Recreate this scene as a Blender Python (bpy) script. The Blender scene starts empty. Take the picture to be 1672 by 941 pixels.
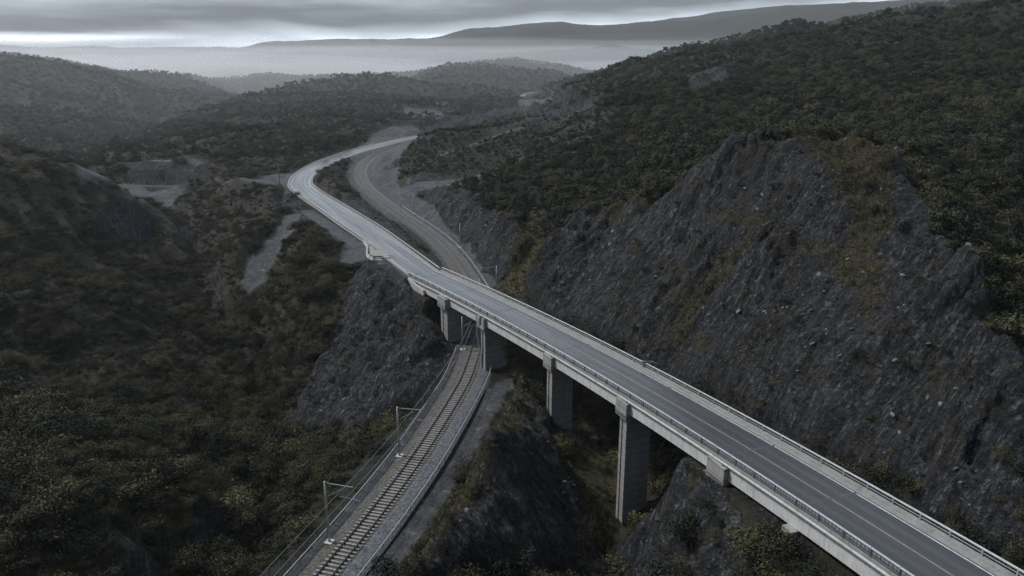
STEP = .5; GROWTH = .0075; HAZE = 0.95e-4; HAZECOL = (.92, .965, 1.0, 1); FOG = .003; SUN_E = 1.5; EXPO = 0.92; GAPZ = .0115
import numpy as np
import mathutils
from mathutils.geometry import delaunay_2d_cdt

# ------------------------------------------------------------------ terrain
def _hash(ix, iy, seed):
    h = (ix.astype(np.int64) * 374761393 + iy.astype(np.int64) * 668265263 + seed * 1442695041) & 0xFFFFFFFF
    h = ((h ^ (h >> 13)) * 1274126177) & 0xFFFFFFFF
    return (h ^ (h >> 16)) & 0xFFFFFFFF

def perlin(x, y, seed=0):
    ix = np.floor(x); iy = np.floor(y); fx = x - ix; fy = y - iy
    u = fx * fx * fx * (fx * (fx * 6 - 15) + 10); v = fy * fy * fy * (fy * (fy * 6 - 15) + 10)
    def g(ox, oy):
        a = _hash(ix + ox, iy + oy, seed) * (2 * np.pi / 4294967296.0)
        return np.cos(a) * (fx - ox) + np.sin(a) * (fy - oy)
    n0 = g(0, 0) * (1 - u) + g(1, 0) * u
    n1 = g(0, 1) * (1 - u) + g(1, 1) * u
    return (n0 * (1 - v) + n1 * v) * 1.5

def fbm(x, y, scale, octaves, seed=0, gain=.5, ridged=False):
    r = np.zeros_like(x); a = 1.0; f = 1.0 / scale
    for k in range(octaves):
        n = perlin(x * f + 17.3 * k, y * f - 9.1 * k, seed + k)
        if ridged: n = 1 - 2 * np.abs(n)
        r += a * n; a *= gain; f *= 2.03
    return r

def smooth01(t):
    t = np.clip(t, 0, 1); return t * t * (3 - 2 * t)

def axis(lo, flo, fhi, hi, step, growth):
    a = list(np.arange(flo, fhi + step * .5, step))
    def out(start, end, sgn):
        r = []; v = start; s = step
        while (end - v) * sgn > 0:
            s = min(s * 1.03, max(step, growth * abs(v))); v += sgn * s; r.append(v)
        return r
    return np.array(out(flo, lo, -1)[::-1] + a + out(a[-1], hi, 1))

def inpoly(px, py, poly):
    r = np.zeros(px.shape, bool); n = len(poly)
    for i in range(n):
        x1, y1 = poly[i][0], poly[i][1]; x2, y2 = poly[(i + 1) % n][0], poly[(i + 1) % n][1]
        if y1 == y2: continue
        c = ((y1 > py) != (y2 > py)) & (px < (x2 - x1) * (py - y1) / (y2 - y1) + x1)
        r ^= c
    return r

def catmull(pts, step):
    p = np.array(pts, float); p = np.vstack([2 * p[0] - p[1], p, 2 * p[-1] - p[-2]]); out = []
    for i in range(1, len(p) - 2):
        n = max(2, int(np.linalg.norm(p[i + 1] - p[i]) / step))
        t = (np.arange(n) / n)[:, None]
        a, b, c, d = p[i - 1], p[i], p[i + 1], p[i + 2]
        out.append(.5 * (2 * b + (c - a) * t + (2 * a - 5 * b + 4 * c - d) * t * t + (3 * b - a - 3 * c + d) * t ** 3))
    out.append(p[-2][None]); q = np.vstack(out)
    s = np.concatenate([[0], np.cumsum(np.linalg.norm(np.diff(q, axis=0), axis=1))])
    u = np.arange(0, s[-1], step)
    return np.stack([np.interp(u, s, q[:, k]) for k in range(q.shape[1])], -1)

def blur(a, n):
    for _ in range(n):
        b = a.copy(); b[1:-1] = (a[:-2] + 2 * a[1:-1] + a[2:]) * .25
        a = b.copy(); a[:, 1:-1] = (b[:, :-2] + 2 * b[:, 1:-1] + b[:, 2:]) * .25
    return a

class Terrain:
    def __init__(self, lines, rail, road, tracks, regions, step=.6, growth=.0075, deck=()):
        self.xs = axis(-3600, -105, 112, 3600, step, growth)
        self.ys = axis(-60, 50, 215, 3600, step, growth * .8)
        xs, ys = self.xs, self.ys
        v = []; e = []
        for ln in lines:
            k = len(v); v += [tuple(p) for p in ln]
            e += [(k + i, k + i + 1) for i in range(len(ln) - 1)]
        res = delaunay_2d_cdt([mathutils.Vector(p[:2]) for p in v], e, [], 0, 1e-4)
        ov, of, orig = res[0], res[2], res[3]
        P = np.array([[p[0], p[1]] for p in ov]); Zv = np.zeros(len(P))
        V = np.array(v)
        for i, o in enumerate(orig):
            if len(o): Zv[i] = np.mean([V[j, 2] for j in o])
            else:  # a crossing of two feature lines: interpolate along the nearest segment
                best = None
                for (a, b) in e:
                    d = V[b, :2] - V[a, :2]; L = d @ d
                    if L < 1e-9: continue
                    t = np.clip((P[i] - V[a, :2]) @ d / L, 0, 1); q = V[a, :2] + t * d
                    r = np.sum((P[i] - q) ** 2)
                    if best is None or r < best[0]: best = (r, V[a, 2] + t * (V[b, 2] - V[a, 2]))
                Zv[i] = best[1]
        Z = np.full((len(ys), len(xs)), -20.0)
        for tri in of:
            a, b, c = P[tri[0]], P[tri[1]], P[tri[2]]; za, zb, zc = Zv[tri[0]], Zv[tri[1]], Zv[tri[2]]
            x0, x1 = min(a[0], b[0], c[0]), max(a[0], b[0], c[0]); y0, y1 = min(a[1], b[1], c[1]), max(a[1], b[1], c[1])
            i0, i1 = np.searchsorted(xs, x0), np.searchsorted(xs, x1, 'right')
            j0, j1 = np.searchsorted(ys, y0), np.searchsorted(ys, y1, 'right')
            if i1 <= i0 or j1 <= j0: continue
            X, Y = np.meshgrid(xs[i0:i1], ys[j0:j1])
            D = (b[1] - c[1]) * (a[0] - c[0]) + (c[0] - b[0]) * (a[1] - c[1])
            if abs(D) < 1e-9: continue
            l1 = ((b[1] - c[1]) * (X - c[0]) + (c[0] - b[0]) * (Y - c[1])) / D
            l2 = ((c[1] - a[1]) * (X - c[0]) + (a[0] - c[0]) * (Y - c[1])) / D
            l3 = 1 - l1 - l2
            m = (l1 >= -1e-6) & (l2 >= -1e-6) & (l3 >= -1e-6)
            s = Z[j0:j1, i0:i1]; s[m] = (l1 * za + l2 * zb + l3 * zc)[m]
        Z = blur(Z, 5)
        self.base = Z.copy()
        X, Y = np.meshgrid(xs, ys); self.X, self.Y = X, Y
        # region masks in plan
        M = {k: np.zeros(Z.shape) for k in ('rock', 'moss', 'dirt', 'forest')}
        stria = []; self.bed = np.zeros(Z.shape + (2,)); self.bed[..., 0] = X * .8 + Y * .6; self.bed[..., 1] = Y * .8 - X * .6
        wx = X + 2.2 * perlin(X / 9, Y / 9, 90) + .8 * perlin(X / 2.5, Y / 2.5, 92); wy = Y + 2.2 * perlin(X / 9, Y / 9, 91) + .8 * perlin(X / 2.5, Y / 2.5, 93)
        for kind, poly, ang in regions:
            pa = np.array(poly)
            i0, i1 = np.searchsorted(xs, pa[:, 0].min() - 6), np.searchsorted(xs, pa[:, 0].max() + 6)
            j0, j1 = np.searchsorted(ys, pa[:, 1].min() - 6), np.searchsorted(ys, pa[:, 1].max() + 6)
            sub = inpoly(wx[j0:j1, i0:i1], wy[j0:j1, i0:i1], poly)
            M[kind][j0:j1, i0:i1] = np.maximum(M[kind][j0:j1, i0:i1], sub)
            if kind == 'rock' and ang is not None: stria.append((i0, i1, j0, j1, sub, ang))
        for k in M: M[k] = blur(M[k], 9 if k == 'moss' else 4)
        # relief
        dist = np.hypot(X, Y)
        far = smooth01((dist - 250) / 500)
        big = 1 - smooth01((dist - 1500) / 2500) * .75
        Z = Z + fbm(X, Y, 55, 3, 3) * 1.3 * (.35 + .65 * far) * (1 - .55 * M['rock'])
        Z = Z + fbm(X, Y, 210, 3, 11) * (3.0 * far + 3 * smooth01((dist - 1300) / 500)) * big * smooth01((dist - 420) / 600)
        Z = Z + fbm(X, Y, 900, 4, 15, ridged=True) * 11 * smooth01((dist - 2300) / 500)
        Z = Z + fbm(X, Y, 11, 4, 21) * .55
        left = smooth01((-18 - X) / 25) * (1 - far) * (1 - M['rock'])
        Z = Z + left * (fbm(X + .5 * Y, Y - .3 * X, 42, 3, 23, ridged=True) * 3.0 + fbm(X, Y, 15, 2, 26, ridged=True) * .6)
        Z = Z + fbm(X, Y, 3.1, 3, 31) * .10 + fbm(X, Y, 4.6, 4, 33, ridged=True) * .55 * M['rock'] + fbm(X, Y, 17, 3, 37, ridged=True) * 1.0 * M['rock']
        fold = smooth01((dist - 215) / 130) * (1 - smooth01((dist - 1100) / 300)) * (1 - M['rock']) * np.where(Y < 520, smooth01((np.abs(X + 65) - 50) / 40), 1)
        Z = Z + fold * (2.6 + 3.6 * smooth01((dist - 430) / 150)) * (fbm(X + .4 * Y, Y, 95, 3, 29, ridged=True) - .2)
        for (i0, i1, j0, j1, sub, ang) in stria:
            x, y = X[j0:j1, i0:i1], Y[j0:j1, i0:i1]
            wob = 1.8 * perlin(x / 15, y / 15, 44)
            ca, sa = np.cos(ang), np.sin(ang)
            al, ac = x * ca + y * sa, -x * sa + y * ca + wob
            w = blur(sub.astype(float), 4); self.bed[j0:j1, i0:i1, 0][sub] = ac[sub]; self.bed[j0:j1, i0:i1, 1][sub] = al[sub]
            rough = .35 + 1.0 * smooth01(.5 + fbm(x, y, 22, 2, 69) * 1.1)
            n = rough * (fbm(ac, al / 4, 27.0, 2, 47, ridged=True) * 2.0 + fbm(ac, al / 4.5, 11.0, 2, 51, ridged=True) * 1.1 + fbm(ac, al / 4.5, 4.0, 2, 54, ridged=True) * .75 + fbm(ac, al / 4, 1.7, 2, 57, ridged=True) * .26)
            q = (ac + .30 * al + .5 * Z[j0:j1, i0:i1]) / 2.6 + .55 * perlin(x / 6, y / 6, 63) + .2 * perlin(x / 1.6, y / 1.6, 64); fr = q - np.floor(q)
            n = n + (fr ** 2.5) * .95 * smooth01(.5 + perlin(x / 9, y / 9, 65) * 1.2)
            q = (.8 * al - .25 * ac + 1.1 * Z[j0:j1, i0:i1]) / 3.7 + .7 * perlin(x / 8, y / 8, 66); fr = q - np.floor(q)
            n = n + (fr ** 3) * .6 * smooth01(.4 + perlin(x / 12, y / 12, 67) * 1.3)
            Z[j0:j1, i0:i1] += blur(w, 7) * n * (.42 if abs(ang + 1.92) < .02 else 1.0)
        # level the railway, the road and the dirt tracks into the slope
        self.road_w = np.zeros(Z.shape)
        for poly, half, fade, drop in [(rail, 4.6, 6.0, .12), (road, 5.2, 7.0, .16)] + [(t, h, 4.0, .05) for t, h in tracks]:
            pl = np.asarray(poly)
            m0 = half + fade
            i0, i1 = np.searchsorted(xs, pl[:, 0].min() - m0), np.searchsorted(xs, pl[:, 0].max() + m0)
            j0, j1 = np.searchsorted(ys, pl[:, 1].min() - m0), np.searchsorted(ys, pl[:, 1].max() + m0)
            x, y = X[j0:j1, i0:i1], Y[j0:j1, i0:i1]
            best = np.full(x.shape, 1e9); zt = np.zeros(x.shape)
            for q in pl[::2] if len(pl) > 60 else pl:
                d = (x - q[0]) ** 2 + (y - q[1]) ** 2; m = d < best
                best[m] = d[m]; zt[m] = q[2]
            w = 1 - smooth01((np.sqrt(best) - half) / fade)
            s = Z[j0:j1, i0:i1]; s[:] = s * (1 - w) + (zt - drop) * w
            rw = 1 - smooth01((np.sqrt(best) - half + 1.0) / 1.2)
            self.road_w[j0:j1, i0:i1] = np.maximum(self.road_w[j0:j1, i0:i1], rw)
        for q in deck:      # keep the ground under the girders
            i0, i1 = np.searchsorted(xs, q[0] - 7), np.searchsorted(xs, q[0] + 7); j0, j1 = np.searchsorted(ys, q[1] - 7), np.searchsorted(ys, q[1] + 7)
            m = np.hypot(X[j0:j1, i0:i1] - q[0], Y[j0:j1, i0:i1] - q[1]) < 6.2; s = Z[j0:j1, i0:i1]; s[m] = np.minimum(s[m], q[2])
        self.Z = Z; self.M = M

    def h(self, x, y):
        x = np.asarray(x, float); y = np.asarray(y, float)
        i = np.clip(np.searchsorted(self.xs, x) - 1, 0, len(self.xs) - 2); j = np.clip(np.searchsorted(self.ys, y) - 1, 0, len(self.ys) - 2)
        return self._bl(self.Z, x, y, i, j)

    def _bl(self, A, x, y, i, j):
        u = np.clip((x - self.xs[i]) / (self.xs[i + 1] - self.xs[i]), 0, 1); v = np.clip((y - self.ys[j]) / (self.ys[j + 1] - self.ys[j]), 0, 1)
        return A[j, i] * (1 - u) * (1 - v) + A[j, i + 1] * u * (1 - v) + A[j + 1, i] * (1 - u) * v + A[j + 1, i + 1] * u * v

    def sample(self, A, x, y):
        x = np.asarray(x, float); y = np.asarray(y, float)
        i = np.clip(np.searchsorted(self.xs, x) - 1, 0, len(self.xs) - 2); j = np.clip(np.searchsorted(self.ys, y) - 1, 0, len(self.ys) - 2)
        return self._bl(A, x, y, i, j)
BRIDGE = [33.006, -27.677, -9.376, 50.991, 84.914, 17.471, -8.874, 1.713]
PIERS = {'abut': 1.3073, 'p1': 1.1211, 'p2': 0.9491, 'p3': 0.6916, 'p4': 0.4668, 'p5': 0.2521, 'p6': 0.1252}
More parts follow.
